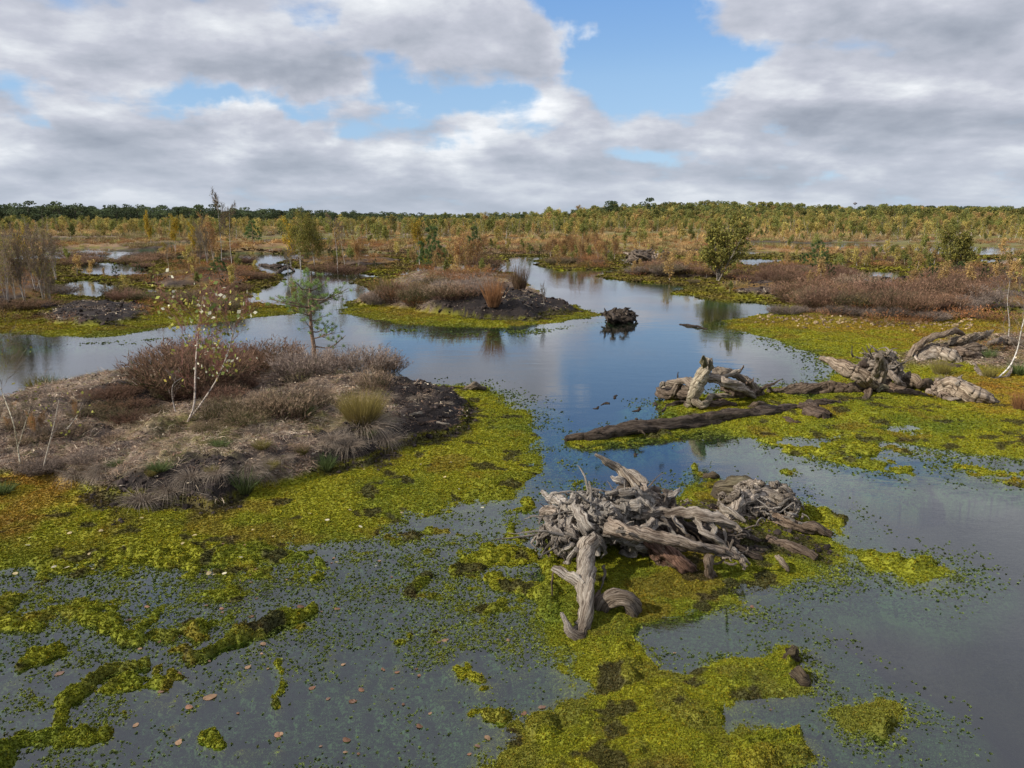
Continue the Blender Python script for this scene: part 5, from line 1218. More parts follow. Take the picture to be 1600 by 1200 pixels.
# ------------------------------------------------------------------ driftwood
def dwpath(pts): return [G(*p) for p in pts]
SILVER, GREYB, BROWN, DARK, OLIVEW = (1.08, 1.06, 1.03), (.85, .81, .75), (.50, .40, .32), (.17, .14, .12), (.62, .60, .42)
_sd = [0]
def wood(mb, pts, rad, col=SILVER, ridge=.28, twist=3., sides=18, n=None, flat=1.0, world_pts=False, jit=.0):
    ridge = ridge * 1.45
    _sd[0] += 1
    P = np.asarray(pts, float) if world_pts else np.array(dwpath(pts))
    L = np.linalg.norm(np.diff(P, axis=0), axis=1).sum()
    n = n or int(np.clip(L / .025, 10, 90))
    Q = catmull(P, n); rr = np.interp(np.linspace(0, 1, n), np.linspace(0, 1, len(rad)), rad)
    rs_ = np.random.default_rng(_sd[0]); w_ = np.cumsum(rs_.normal(0, 1, (n, 3)), axis=0); w_ -= np.linspace(0, 1, n)[:, None] * w_[-1]
    Q = Q + w_ * .0055 * (1 + jit) ; rr = rr * (1 + .16 * fbm(np.linspace(0, L * 9, n) + 5.1 * _sd[0], np.zeros(n), 1.0, 3, _sd[0])) * (1 + .10 * np.sin(np.linspace(0, rs_.uniform(6, 14), n) + rs_.uniform(0, 6)))
    c = np.array(col)[None] * np.ones((n, 1)); wet = np.clip(1 - (Q[:, 2] - .01) / .10, 0, 1)[:, None]
    c = c * (1 - wet) + np.minimum(c, C(.30, .25, .20)) * wet
    mb.merge(tube(Q, rr, sides, c, ridge, twist * rs_.choice([-1, 1]), _sd[0], flat, fibscale=1.0))
    return Q
def piece(parent, name, build):
    mb = MB(); build(mb); o = link(bpy.data.objects.new(name, mb.mesh(name, [M_WOOD], True)), parent); return o
def roots(parent, lst, name='root', **kw):
    for pts, rad, *c in lst: piece(parent, name, lambda mb: wood(mb, pts, rad, *(c or [SILVER]), **kw))

def burl(mb, centre, size, n, seed, col=SILVER, r=(.02, .055), spill=.35, zmin=.02):
    """a knot of swirling, fused root strands round a solid heart"""
    rs_ = np.random.default_rng(seed); centre = np.array(centre); size = np.array(size)
    lp = lump(seed, 3); V = lp.V[0]; V = V / np.linalg.norm(V, axis=1, keepdims=True)
    th = np.arctan2(V[:, 1], V[:, 0]); sw = np.sin(3 * th + 4 * V[:, 2] + 1.5 * np.sin(5 * V[:, 0] + seed)) * .10 + np.sin(9 * th + 7 * V[:, 2] + 2 * np.sin(4 * V[:, 1])) * .05
    rad_ = .88 + sw + .12 * fbm(V[:, 0] * 4, V[:, 1] * 4 + V[:, 2] * 3, .7, 3, seed)
    mb.add(centre + V * rad_[:, None] * size, lp.F3[0], np.array(col) * .8, np.stack([V[:, 0] * 2 + sw * 4, V[:, 1] * 2, V[:, 2] * .9], 1))
    for k in range(n):
        a = rs_.uniform(0, 6.28); e0 = rs_.uniform(.2, 1.45); w0 = rs_.normal(.5, .7); pts = []
        m = 7; span = rs_.uniform(.9, 1.7)
        for j in range(m):
            t = j / (m - 1); e_ = e0 - t * span; aa = a + w0 * t + .3 * math.sin(t * 5 + k)
            rr = 1.0 + (spill * 1.6 * max(0, t - .45) * 2 * rs_.uniform(.3, 1.2)) + .05 * math.sin(6 * t + k)
            v = np.array([math.cos(aa) * math.cos(e_), math.sin(aa) * math.cos(e_), math.sin(e_)]) * rr
            p = centre + v * size; p[2] = max(p[2], zmin); pts.append(p)
        r0 = rs_.uniform(*r); wood(mb, pts, [r0 * .6, r0, r0, r0 * .75, r0 * .25], tuple(np.array(col) * rs_.uniform(.6, 1.1)), .42, 5, 14, 30, rs_.uniform(.45, 1.0), True, 1.5)

def splinters(mb, centre, n, L, seed, col=SILVER, up=.6, spread=.1, r=.012, bias=(0, 0, 0)):
    rs_ = np.random.default_rng(seed)
    for k in range(n):
        a = rs_.uniform(0, 6.28); d = np.array([math.cos(a), math.sin(a), rs_.uniform(-.2, up)]) + np.array(bias); p = np.array(centre) + rs_.normal(0, spread, 3) * [1, 1, .5]
        l = L * rs_.uniform(.4, 1.2); mid = p + d * l * .5 + rs_.normal(0, .15, 3) * l
        wood(mb, [p, mid, p + d * l + [0, 0, rs_.uniform(-.3, .2) * l]], [r, r * .75, r * .25], tuple(np.array(col) * rs_.uniform(.6, 1.1)), .25, 3, 8, 10, 1, True)

# 1 --- the large grey root plate in front
S1 = empty('tree_stump', G(960, 850)); S1.location = (0, 0, 0)
tag(S1, 'large silver grey root plate with tangled branches on the front moss', 'stump')
cb = G(945, 812, .34)
piece(S1, 'root_crown', lambda mb: (burl(mb, cb, (.33, .25, .23), 50, 31, SILVER, (.014, .056)), splinters(mb, cb + [0, -.05, .10], 26, .34, 33, SILVER, .8, .22), splinters(mb, cb + [-.22, -.1, 0], 22, .36, 34, SILVER, .1, .18, .014, (-.5, -.4, 0)), splinters(mb, cb + [.1, -.25, -.05], 10, .18, 35, GREYB, .1, .2, .014, (.2, -.6, -.2))))
piece(S1, 'root_crown', lambda mb: (burl(mb, G(890, 838, .20), (.22, .20, .20), 34, 37, (.95, .9, .85), (.010, .032)), burl(mb, G(1010, 790, .33), (.26, .22, .17), 20, 39, (.75, .68, .62))))
roots(S1, [
    ([(1000, 762, .50), (975, 742, .60), (960, 728, .68), (945, 720, .75), (930, 710, .82)], [.085, .06, .036, .024, .010], (.95, .88, .78)),
    ([(985, 750, .52), (968, 752, .58), (955, 745, .60)], [.05, .035, .015]),
    ([(915, 815, .36), (880, 792, .34), (860, 778, .30), (846, 768, .28)], [.05, .045, .03, .012]),
    ([(900, 812, .33), (870, 806, .26), (850, 800, .18), (846, 812, .10)], [.06, .055, .05, .03], (.8, .72, .66)),
    ([(905, 828, .30), (878, 828, .22), (866, 842, .14), (872, 862, .06)], [.05, .045, .035, .02]),
    ([(880, 780, .34), (868, 772, .33), (852, 776, .30)], [.03, .02, .008]),
    ([(930, 790, .50), (908, 778, .52), (890, 785, .50)], [.05, .04, .02])])
# leg reaching down to the moss, with its stubs
roots(S1, [([(922, 845, .34), (918, 870, .28), (912, 905, .22), (913, 945, .14), (908, 985, .05), (905, 1008, -.03)], [.085, .078, .070, .058, .052, .050], (.80, .75, .68))], 'leg', ridge=.16)
roots(S1, [
    ([(912, 918, .20), (898, 906, .23), (882, 897, .25), (864, 888, .27)], [.045, .04, .032, .020], GREYB), ([(868, 889, .26), (864, 905, .18), (864, 935, .05)], [.008, .007, .004], BROWN),
    ([(906, 995, .02), (892, 988, .06), (884, 975, .10), (877, 958, .13)], [.036, .032, .024, .012], GREYB), ([(902, 972, .06), (906, 978, .05), (896, 985, .04)], [.02, .02, .015], GREYB),
    ([(900, 860, .30), (888, 878, .18), (882, 880, .1)], [.025, .02, .01]), ([(895, 850, .28), (880, 858, .2), (872, 866, .12)], [.03, .022, .008])], 'stub')
# long branches to the right
roots(S1, [
    ([(948, 820, .42), (990, 836, .40), (1040, 850, .34), (1085, 860, .28), (1120, 866, .22), (1150, 876, .16), (1162, 890, .10)], [.060, .052, .044, .038, .030, .020, .010], (.75, .66, .58)),
    ([(1120, 866, .22), (1145, 868, .20), (1172, 880, .14)], [.018, .012, .006], (.85, .78, .7)),
    ([(1000, 800, .44), (1040, 800, .42), (1080, 803, .42), (1110, 812, .38), (1140, 822, .32), (1158, 830, .28)], [.055, .045, .045, .045, .035, .02], (.95, .88, .8)),
    ([(1080, 803, .41), (1092, 818, .36), (1096, 832, .30), (1112, 844, .24), (1130, 852, .18), (1138, 868, .10)], [.030, .028, .028, .026, .020, .012], (1.05, 1.0, .95)),
    ([(1110, 812, .38), (1118, 825, .32), (1112, 838, .26)], [.026, .022, .018]), ([(1126, 815, .34), (1132, 832, .26), (1132, 850, .16)], [.014, .013, .010], (1.05, 1, .95)),
    ([(1045, 800, .42), (1056, 812, .38), (1066, 826, .32), (1074, 834, .28)], [.022, .02, .018, .008], (1.1, 1.05, 1)), ([(1035, 808, .40), (1048, 825, .30), (1062, 848, .18)], [.018, .016, .012]),
    ([(1020, 812, .40), (1008, 824, .34), (995, 830, .30)], [.03, .024, .014], (1.1, 1.05, 1)), ([(1010, 822, .34), (1002, 836, .29)], [.02, .008], (1.1, 1.05, 1)),
    ([(1145, 858, .14), (1155, 866, .12), (1172, 882, .06)], [.02, .016, .006]), ([(1108, 905, -.02), (1108, 890, .10), (1105, 868, .24)], [.055, .035, .03], (.75, .62, .5)),
    ([(1150, 822, .28), (1135, 818, .30), (1120, 800, .32)], [.03, .03, .02], GREYB), ([(1128, 790, .30), (1145, 800, .30), (1165, 815, .24)], [.03, .03, .012], GREYB),
    ([(1040, 778, .42), (1055, 770, .46), (1062, 762, .48)], [.03, .02, .006]), ([(1000, 842, .30), (990, 850, .22), (985, 862, .1)], [.04, .035, .03], GREYB), ([(935, 868, .15), (930, 850, .25), (925, 830, .32)], [.02, .03, .04])], 'branch')
# brown splayed slabs beneath
roots(S1, [([(1000 + 6 * k, 838 + 2 * k, .26), (1020 + 9 * k, 858 + 3 * k, .16), (1036 + 10 * k, 885 + 1.2 * k, .03)], [.05, .055, .04], (.42 + .05 * (k % 3), .33, .26)) for k in range(6)], 'root', ridge=.4)
roots(S1, [([(975, 832, .2), (1000, 850, .12), (1010, 870, .02)], [.12, .12, .08], DARK), ([(1020, 830, .16), (1060, 846, .12), (1110, 858, .06)], [.13, .12, .07], DARK), ([(1060, 822, .2), (1100, 838, .14), (1150, 855, .05)], [.09, .09, .05], DARK)], 'root', ridge=.35)  # dark bodies filling the shaded hollow under the roots, shade put into colour
for (px, py, n_, L_, sd_) in [(1140, 870, 14, .14, 51), (1090, 812, 12, .16, 61), (1060, 800, 10, .14, 62), (880, 800, 14, .16, 63), (1000, 775, 12, .16, 64), (960, 845, 8, .15, 53), (1030, 790, 10, .14, 55), (1160, 835, 8, .14, 57), (900, 850, 10, .16, 59)]:
    piece(S1, 'twigs', lambda mb: splinters(mb, G(px, py, .2), n_, L_, sd_, (.8, .72, .65), .8, .06, .010))

# 2 --- its neighbour, a smaller curled root crown
S2 = empty('tree_stump'); tag(S2, 'smaller curled stump with trailing dark roots at the right of the front moss', 'stump')
piece(S2, 'root_crown', lambda mb: (burl(mb, G(1195, 785, .18), (.26, .20, .17), 22, 61, (.90, .83, .75)), burl(mb, G(1150, 800, .16), (.13, .13, .15), 10, 63, (.85, .78, .7)), splinters(mb, G(1215, 800, .18), 22, .22, 65, SILVER, .7, .12)))
roots(S2, [([(1190, 780, .24), (1165, 778, .28), (1152, 790, .26), (1142, 810, .16), (1135, 822, .08)], [.06, .07, .06, .045, .03], (.95, .88, .80)),
    ([(1180, 772, .26), (1200, 766, .28), (1225, 768, .28), (1240, 776, .2)], [.05, .05, .04, .015], GREYB),
    ([(1210, 800, .18), (1190, 792, .2), (1172, 805, .15), (1160, 818, .1)], [.03, .035, .03, .015], (1, .92, .84)),
    ([(1205, 810, .12), (1240, 820, .10), (1270, 828, .07), (1298, 836, .02)], [.055, .05, .045, .03], BROWN), ([(1200, 845, .07), (1235, 855, .07), (1275, 872, .03)], [.05, .045, .03], (.45, .36, .3)),
    ([(1140, 828, .09), (1180, 842, .08), (1230, 850, .05)], [.035, .03, .02], DARK), ([(1120, 850, .1), (1160, 862, .08), (1190, 872, .05)], [.04, .035, .03], DARK), ([(1215, 872, .10), (1225, 882, .08), (1232, 892, .04)], [.022, .02, .012], (.85, .75, .62)),
    ([(1235, 790, .1), (1245, 785, .16), (1250, 782, .2)], [.02, .014, .006]), ([(1225, 800, .1), (1238, 806, .12), (1246, 800, .16)], [.02, .015, .006])], 'root')
for nm, lb, args in [('wood_block', 'greenish brown mossy wood block behind the curled stump', [([(1118, 772, .05), (1140, 765, .10), (1165, 764, .08), (1180, 768, .03)], [.09, .12, .11, .06], (.32, .30, .20))])]:
    e = empty(nm); tag(e, lb, 'wood'); roots(e, args, 'chunk', ridge=.2)
# 3 --- hooked small root near the leg
S3 = empty('root_piece'); tag(S3, 'short hooked brown root arching out of the moss right of the leg', 'root')
roots(S3, [([(935, 958, 0), (945, 945, .08), (962, 938, .13), (982, 942, .12), (992, 960, .0)], [.04, .05, .062, .062, .05], (.50, .44, .38)), ([(938, 955, 0), (932, 938, .10), (936, 925, .13)], [.03, .025, .014], (.4, .33, .28))], 'root')
for k, (pts, rad, lb) in enumerate([([(1238, 1030, -.02), (1240, 1020, .08), (1244, 1012, .14)], [.05, .035, .012], 'dark rotten branch tip pointing up at the end of the moss ridge'), ([(1240, 1058, .0), (1254, 1062, .04), (1262, 1062, .02)], [.05, .05, .03], 'black broken branch end at the right tip of the moss ridge'),
    ([(1100, 745, 0), (1110, 742, .05), (1122, 746, 0)], [.035, .05, .03], 'small dark wood lump in the open pool behind the front roots')]):
    e = empty('dead_branch'); tag(e, lb, 'branch'); roots(e, [(pts, rad, (.30, .26, .18))], 'wood')

# 4 --- the long sunken log and its broken pieces
L1 = empty('fallen_log'); tag(L1, 'long blackened log lying half sunk from open water to the right shoal', 'log')
piece(L1, 'trunk', lambda mb: wood(mb, [(884, 686, .03), (930, 683, .05), (985, 674, .06), (1040, 665, .08), (1100, 655, .09), (1160, 647, .09), (1210, 641, .08), (1245, 637, .05)], [.05, .085, .095, .105, .11, .10, .09, .05], (.20, .165, .14), .30, .8, 16, 90))
piece(L1, 'bark_flakes', lambda mb: splinters(mb, G(1000, 668, .12), 16, .14, 71, (.2, .16, .13), .2, .5, .02, (0, 0, 0)))
for pts, rad, col, lb in [
    ([(1254, 636, .07), (1272, 645, .08), (1292, 655, .04)], [.08, .12, .10], (.22, .17, .14), 'short black log stub at the right end of the long log'),
    ([(1262, 632, .05), (1288, 630, .06), (1312, 629, .04)], [.05, .06, .05], (.22, .18, .15), 'black wood bar above the short stub'),
    ([(1170, 640, .03), (1182, 633, .08), (1194, 632, .06)], [.05, .085, .05], (.36, .28, .2), 'brown wedge of wood beside the long log'),
    ([(1200, 612, .04), (1240, 609, .07), (1290, 606, .09), (1330, 608, .08), (1360, 612, .04)], [.05, .08, .10, .10, .07], (.34, .27, .21), 'dark brown log linking the two grey root clusters'),
    ([(1226, 655, .02), (1238, 661, .05), (1250, 664, .02)], [.04, .05, .03], (.24, .18, .13), 'small dark chunk on the moss below the long log'),
    ([(1100, 636, .04), (1125, 632, .06), (1150, 634, .05)], [.04, .06, .04], (.42, .30, .22), 'brown half sunk wood between the grey stump and the long log'),
    ([(1062, 507, .0), (1085, 509, .03), (1105, 514, .0)], [.02, .03, .02], (.12, .1, .09), 'thin dark branch floating near the right peninsula'),
    ([(728, 608, .05), (742, 604, .12), (758, 608, .03)], [.04, .055, .04], (.5, .44, .36), 'small arched root at the far tip of the near island'),
    ([(640, 648, .32), (652, 646, .33), (660, 645, .33)], [.016, .016, .010], (1.1, 1.05, .98), 'short pale stick lying on the black peat'),
    ([(682, 660, .25), (692, 662, .24), (702, 662, .23)], [.012, .012, .010], (1.1, 1.05, 1), 'thinner pale stick right of the first on the peat'),
    ([(1352, 434, .0), (1370, 434, .06), (1390, 435, .0)], [.06, .08, .05], (.12, .1, .09), 'dark stick lying in the small right pool'),
    ([(1402, 435, .0), (1412, 435, .05), (1422, 434, .0)], [.05, .06, .04], (.12, .1, .09), 'second dark stick by the shore of the small right pool'),
    ([(430, 430, .0), (450, 418, .2), (460, 424, .0)], [.08, .10, .06], (.2, .17, .15), 'dark root lump in the left inlet'), ([(405, 414, .0), (430, 416, .1), (455, 417, .0)], [.08, .14, .08], (.16, .13, .12), 'long dark wood lump in the left inlet')]:
    e = empty('driftwood'); tag(e, lb, 'driftwood'); roots(e, [(pts, rad, col)], 'wood', ridge=.3)

# 5 --- upright pale stump with sweeping roots
S5 = empty('tree_stump'); tag(S5, 'upright pale stump with sweeping roots at the tip of the right shoal', 'stump')
piece(S5, 'trunk', lambda mb: wood(mb, [(1104, 560, .84), (1103, 575, .72), (1098, 592, .56), (1090, 610, .38), (1080, 628, .16), (1072, 640, -.02)], [.04, .07, .085, .085, .095, .09], (.86, .81, .66), .22, 1.5, 20, 60))
piece(S5, 'splinter', lambda mb: (wood(mb, [(1100, 572, .85), (1099, 560, 1.0), (1098, 556, 1.06)], [.05, .035, .01], OLIVEW), wood(mb, [(1110, 575, .82), (1111, 565, .95), (1112, 560, 1.0)], [.04, .025, .01], GREYB)))
roots(S5, [([(1108, 590, .55), (1130, 598, .48), (1155, 608, .34), (1172, 616, .20), (1180, 621, .06)], [.07, .075, .07, .05, .02], (.85, .78, .70)),
    ([(1085, 602, .40), (1065, 596, .42), (1050, 598, .36), (1036, 604, .26)], [.06, .055, .05, .03], (.62, .55, .48)), ([(1060, 600, .36), (1052, 612, .22), (1045, 622, .06)], [.045, .035, .02], (.6, .52, .45)),
    ([(1042, 600, .30), (1034, 598, .34), (1032, 608, .15)], [.04, .03, .015], GREYB), ([(1085, 610, .30), (1060, 612, .2), (1036, 616, .1), (1032, 610, .1)], [.10, .10, .08, .04], (.30, .25, .21)),
    ([(1082, 620, .25), (1092, 628, .2), (1105, 628, .18), (1115, 620, .16), (1140, 620, .14), (1162, 620, .10)], [.06, .055, .05, .04, .035, .02], (.8, .74, .6)), ([(1105, 630, .1), (1120, 632, .08), (1132, 630, .02)], [.06, .06, .04], BROWN),
    ([(1115, 582, .55), (1135, 580, .58), (1155, 582, .52), (1168, 592, .40), (1180, 608, .18), (1190, 618, .02)], [.06, .05, .05, .07, .08, .06], (.60, .54, .47)), ([(1120, 592, .5), (1138, 584, .56), (1150, 578, .60), (1158, 580, .58)], [.035, .035, .03, .015], (.75, .7, .62)),
    ([(1156, 582, .54), (1160, 576, .62), (1162, 571, .68)], [.02, .014, .006], BROWN), ([(1165, 598, .35), (1175, 596, .4), (1178, 590, .45)], [.02, .014, .005], BROWN), ([(1130, 600, .35), (1150, 606, .28), (1175, 612, .14), (1190, 616, .02)], [.09, .10, .09, .06], (.42, .34, .28)),
    ([(1185, 612, .14), (1200, 604, .24), (1212, 599, .30), (1222, 592, .38)], [.035, .028, .018, .005], (.3, .25, .22)), ([(1200, 604, .22), (1205, 608, .12), (1207, 612, .0)], [.02, .018, .01], (.3, .25, .22)), ([(1060, 582, .42), (1060, 592, .38)], [.006, .012], DARK),
    ([(1078, 632, .05), (1070, 640, .0), (1060, 642, -.02)], [.05, .05, .03], (.25, .22, .18)), ([(1072, 600, .38), (1080, 592, .42), (1085, 600, .42)], [.03, .03, .03], GREYB), ([(1040, 636, .0), (1055, 632, .04), (1068, 628, .06)], [.025, .035, .04], DARK), ([(1042, 610, .06), (1055, 620, .04), (1075, 625, .06)], [.08, .08, .07], DARK)], 'root')

# 6 --- ragged root cluster on the right shoal
S6 = empty('tree_stump'); tag(S6, 'ragged grey root cluster with a beam pointing left over the shoal', 'stump')
piece(S6, 'beam', lambda mb: wood(mb, [(1282, 560, .62), (1300, 568, .56), (1322, 578, .48), (1345, 588, .38), (1362, 598, .24)], [.04, .07, .105, .125, .11], (.72, .62, .52), .22, .7, 18, 60))
piece(S6, 'root_crown', lambda mb: (burl(mb, G(1374, 580, .36), (.28, .22, .34), 34, 81, (.88, .80, .71)), splinters(mb, G(1372, 560, .62), 26, .28, 83, (.9, .84, .76), 1.2, .14, .018)))
roots(S6, [([(1374, 556, .85), (1374, 570, .65), (1376, 590, .40)], [.05, .09, .12], (.6, .54, .47)), ([(1350, 568, .6), (1345, 575, .5), (1350, 590, .3)], [.06, .07, .06], (.25, .2, .17)), ([(1352, 585, .4), (1360, 595, .3), (1366, 606, .14)], [.035, .04, .03], (.9, .82, .72)),
    ([(1386, 580, .42), (1398, 592, .30), (1412, 604, .14)], [.055, .055, .035], (.85, .76, .68)), ([(1358, 604, .16), (1356, 618, .06), (1350, 632, -.02)], [.06, .055, .04], (.36, .28, .22)), ([(1370, 602, .14), (1400, 608, .12), (1430, 616, .07), (1448, 620, .03)], [.08, .10, .09, .05], (.42, .33, .26)),
    ([(1388, 606, .14), (1378, 604, .16), (1370, 612, .08)], [.035, .035, .03], OLIVEW), ([(1388, 574, .48), (1396, 572, .5), (1402, 568, .52)], [.04, .03, .01], GREYB), ([(1340, 600, .1), (1330, 604, .08), (1318, 606, .04)], [.06, .06, .04], BROWN)], 'root')
for pts, rad, col, lb, rg in [
    ([(1408, 590, .20), (1425, 594, .22), (1440, 602, .14)], [.07, .12, .07], (.5, .42, .33), 'rough brown wood lump between the ragged roots and the pale chunk', .35),
    ([(1412, 582, .16), (1413, 592, .1)], [.025, .035], (.9, .85, .78), 'stubby pale stick behind the brown wood lump', .2),
    ([(1434, 604, .14), (1445, 598, .20), (1456, 604, .12), (1456, 612, .04)], [.05, .07, .08, .06], (.30, .24, .19), 'hollow dark arch of wood left of the pale chunk', .3)]:
    e = empty('driftwood'); tag(e, lb, 'driftwood'); roots(e, [(pts, rad, col)], 'wood', ridge=rg)
S7 = empty('fallen_log'); tag(S7, 'grey brown log tapering right with a broken pale root end', 'log')
piece(S7, 'trunk', lambda mb: wood(mb, [(1470, 612, .14), (1490, 610, .18), (1515, 616, .18), (1540, 624, .12), (1562, 631, .04)], [.13, .19, .18, .14, .04], (.70, .61, .51), .2, .5, 20, 60))
piece(S7, 'broken_end', lambda mb: (burl(mb, G(1470, 610, .14), (.14, .12, .14), 9, 91, (.95, .82, .72)), burl(mb, G(1485, 622, .08), (.13, .08, .07), 6, 92, (.9, .76, .66))))
roots(S7, [([(1500, 596, .32), (1505, 600, .28), (1515, 606, .22)], [.05, .055, .05], (.7, .66, .6)), ([(1496, 600, .36), (1500, 590, .40), (1503, 586, .44)], [.03, .025, .01], (.9, .85, .78)), ([(1480, 622, .1), (1498, 622, .12), (1508, 612, .2)], [.02, .022, .015], (1, .92, .84))], 'root')

# 8 --- pile of bleached wood at the right edge
for pts, rad, col, lb, rg in [
    ([(1410, 568, .05), (1425, 552, .26), (1445, 535, .48), (1470, 525, .60), (1495, 518, .66), (1506, 524, .56)], [.05, .06, .065, .065, .06, .03], (.62, .52, .42), 'bent grey pole arching over the left side of the log pile', .16),
    ([(1485, 535, .42), (1510, 530, .50), (1535, 524, .55), (1552, 516, .60)], [.09, .10, .08, .02], (.6, .52, .42), 'flat grey slab tapering to a point on top of the pile', .3),
    ([(1432, 552, .22), (1455, 545, .32), (1480, 540, .38)], [.07, .09, .06], (.5, .42, .34), 'brown branch under the bent pole', .3),
    ([(1440, 560, .16), (1462, 552, .24), (1485, 556, .22), (1500, 566, .1)], [.12, .17, .17, .08], (.82, .75, .66), 'pale striped round log in the middle of the pile', .16),
    ([(1418, 568, .06), (1428, 558, .16), (1440, 566, .10), (1452, 568, .04)], [.05, .09, .08, .05], (1.05, .95, .85), 'pale twisted wood at the left foot of the pile', .35),
    ([(1488, 550, .26), (1510, 556, .22), (1535, 560, .14)], [.10, .12, .06], (.42, .34, .28), 'dark brown log at the centre right of the pile', .3),
    ([(1545, 536, .30), (1570, 532, .34), (1596, 536, .30)], [.07, .10, .07], (.50, .44, .39), 'grey log at the upper right of the pile', .25),
    ([(1520, 566, .10), (1528, 580, .10), (1545, 588, .08), (1570, 586, .10), (1582, 570, .22)], [.04, .05, .045, .035, .015], (.80, .72, .64), 'curved pale branch at the lower right of the pile', .25),
    ([(1500, 545, .30), (1520, 542, .34), (1540, 545, .30)], [.06, .08, .05], (.45, .38, .32), 'short brown log beneath the grey slab', .3),
    ([(1440, 572, .05), (1470, 574, .06), (1505, 574, .04)], [.05, .07, .05], (.3, .24, .2), 'dark half buried log along the base of the pile', .3)]:
    e = empty('driftwood'); tag(e, lb, 'driftwood'); roots(e, [(pts, rad, col)], 'wood', ridge=rg)
for px, py, k, s, lb in [(1478, 596, 'dead_grass', .9, 'tall straw tuft between the pile and the pale log'), (1470, 585, 'olive_grass', 1.1, 'olive grass tuft in front of the striped log'), (1545, 560, 'green_grass', 1.0, 'green tuft amid the wood pile'), (1590, 585, 'green_grass', 1.3, 'green grass at the frame edge by the white birch'), (1592, 640, 'rust_grass', .5, 'thin rusty tuft on the orange moss at the right edge'), (1545, 590, 'olive_grass', .8, 'small olive tuft below the curved branch')]:
    put_plant(random.choice(K[k]), at(px, py), s, random.uniform(0, 6), lb, 'grass tussock')

# 9 --- dark stump alone in open water, and far wood
S9 = empty('tree_stump'); tag(S9, 'small black stump alone in the open channel', 'stump')
piece(S9, 'root_crown', lambda mb: (burl(mb, G(970, 496, .12), (.36, .28, .22), 20, 95, (.20, .17, .15), (.03, .08)), splinters(mb, G(966, 490, .3), 9, .24, 96, (.3, .26, .23), 1.2, .2, .04)))
roots(S9, [([(955, 495, .2), (945, 491, .26), (938, 489, .30)], [.07, .06, .02], (.2, .17, .15)), ([(982, 494, .15), (990, 495, .16), (997, 493, .12)], [.06, .04, .02], (.35, .3, .26)), ([(960, 497, .3), (955, 487, .4)], [.06, .02], (.2, .17, .15))], 'root')
S10 = empty('tree_stump'); tag(S10, 'spiky dark root cluster on moss beyond the channel island', 'stump')
piece(S10, 'root_crown', lambda mb: (burl(mb, G(1000, 403, .5), (.9, .6, .5), 14, 97, (.35, .3, .26), (.06, .12)), splinters(mb, G(1000, 400, .6), 14, 1.0, 98, (.45, .4, .35), .9, .3, .07)))
for pts, rad, lb in [([(975, 395, .5), (990, 399, .6), (1010, 403, .3)], [.06, .12, .1], 'long pale branch lying over the far root cluster'), ([(1018, 405, .3), (1030, 402, .5), (1042, 406, .3)], [.15, .22, .12], 'grey log lump right of the far root cluster')]:
    e = empty('driftwood'); tag(e, lb, 'driftwood'); roots(e, [(pts, rad, (.7, .62, .54))], 'wood')
for px, py, lb in [(1030, 398, 'pale broken stump on the far moss beside the root cluster'), (565, 373, 'pale weathered stump far off above the channel cluster'), (568, 388, 'second weathered stump in front of the far pale one'), (1380, 397, 'bleached stump on the green strip behind the small pool'), (612, 386, 'dark stump on the moor left of the bushy pine'), (1586, 413, 'dark root lump at the far right moor')]:
    e = empty('tree_stump'); tag(e, lb, 'stump'); g_ = G(px, py, .15)
    piece(e, 'root_crown', lambda mb: (burl(mb, g_, (.8, .5, .35), 10, int(px), (.6, .52, .45), (.06, .12)), splinters(mb, g_, 7, .9, int(px) + 1, (.7, .62, .55), .5, .3, .06)))

# ------------------------------------------------------------------ fallen leaves, one by one
def leaf_mesh(seed, col):
    rs_ = np.random.default_rng(seed); t = np.linspace(0, 2 * pi, 10, endpoint=False)
    r = 1 + .35 * np.cos(t) * (np.cos(t) > 0) + .08 * rs_.normal(0, 1, 10); V = np.stack([np.cos(t) * r * .5, np.sin(t) * r * .42, .05 * np.cos(2 * t + seed) + .02 * rs_.normal(0, 1, 10)], 1)
    V = np.concatenate([V, [[0, 0, .03]], [[-.75, .02, .12]], [[-.48, .03, .06]], [[-.48, -.03, .06]]]); F = [[i, (i + 1) % 10, 10] for i in range(10)] + [[11, 12, 13]]
    return MB().add(V, F, col).mesh('fallen_leaf', [M_GRASS])
LM = [leaf_mesh(i, c) for i, c in enumerate([(.28, .15, .095), (.20, .11, .07), (.36, .23, .14), (.24, .15, .11), (.50, .40, .22), (.62, .56, .40)])]
leafspots = [(935, 940, 1.6), (845, 985, 1), (1578, 958, 1), (797, 838, 1), (1395, 898, .9), (270, 832, 1.2), (1340, 535, 1.2), (1505, 545, 1), (578, 595, .9), (657, 537, .9), (775, 682, .9), (1175, 703, 1), (1108, 805, .9), (798, 1140, 1), (1240, 1110, 1), (1545, 1130, 1), (605, 1065, .8), (725, 912, .9), (990, 545, .8), (1120, 580, .8)]
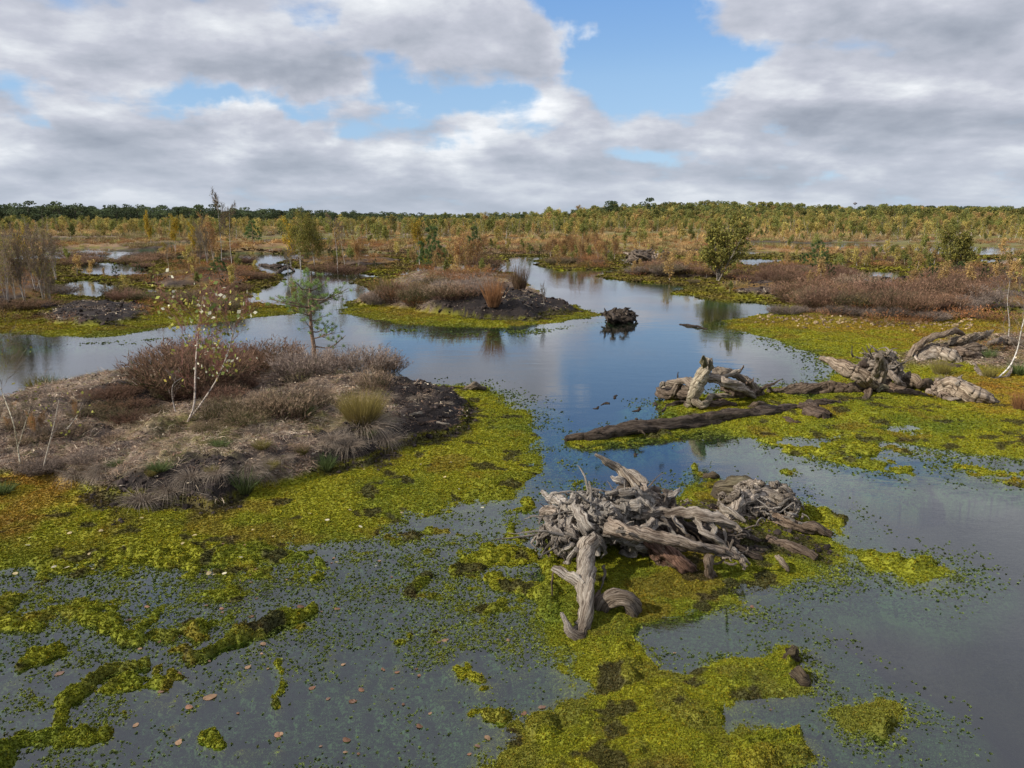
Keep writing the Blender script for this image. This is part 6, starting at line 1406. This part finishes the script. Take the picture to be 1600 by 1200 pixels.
for (a, b, s) in leafspots:
    q = G(a / 2.857, 760 + b / 2.857, .004); o = link(bpy.data.objects.new('fallen_leaf', LM[random.randrange(4)])); o.location = q; s = s * .045; o.scale = (s, s, s); o.rotation_euler = (0, 0, random.uniform(0, 6))
    tag(o, 'reddish brown birch leaf floating over the submerged moss', 'leaf', 'floating birch leaves')
for (a, b, s) in [(562, 600, .9), (630, 1100, .9), (655, 1134, .9), (540, 1154, .7), (540, 1175, .7), (552, 1096, 1.1), (565, 1078, 1), (512, 1092, .7), (745, 1165, .9), (762, 1153, 1), (695, 1000, 1), (794, 1000, .8), (685, 1003, .9), (650, 1045, .7), (655, 1055, .7), (620, 1050, .7), (600, 1047, .7), (818, 1115, 1), (850, 1104, 1), (845, 1105, 1), (1054, 1020, .8), (1175, 948, .8), (1204, 1108, .8), (733, 1178, .7), (560, 1178, .7)] + [(random.uniform(300, 640), random.uniform(850, 960), random.uniform(.5, .8)) for _ in range(26)] + [(random.uniform(20, 700), random.uniform(900, 1190), random.uniform(.5, .8)) for _ in range(14)]:
    q = G(a, b, .004)
    if hgt(q[0], q[1]) > .0: q[2] = hgt(q[0], q[1]) + .02
    o = link(bpy.data.objects.new('fallen_leaf', LM[random.randrange(4)])); o.location = q; s = s * random.uniform(.022, .046); o.scale = (s, s, s); o.rotation_euler = (random.uniform(-.1, .1), random.uniform(-.1, .1), random.uniform(0, 6))
    tag(o, 'reddish brown birch leaf floating over the submerged moss', 'leaf', 'floating birch leaves')
for _ in range(34):
    a, b = (random.uniform(20, 600), random.uniform(790, 905)) if random.random() < .7 else (random.uniform(560, 760), random.uniform(720, 830))
    p = at(a, b); o = link(bpy.data.objects.new('fallen_leaf', LM[4 + random.randrange(2)])); o.location = (p[0], p[1], max(p[2], 0) + .025); s = random.uniform(.022, .045); o.scale = (s, s, s); o.rotation_euler = (random.uniform(-.3, .3), random.uniform(-.3, .3), random.uniform(0, 6))
    tag(o, 'pale yellow white birch leaf lying on the near moss edge', 'leaf', 'pale birch leaves on the moss')
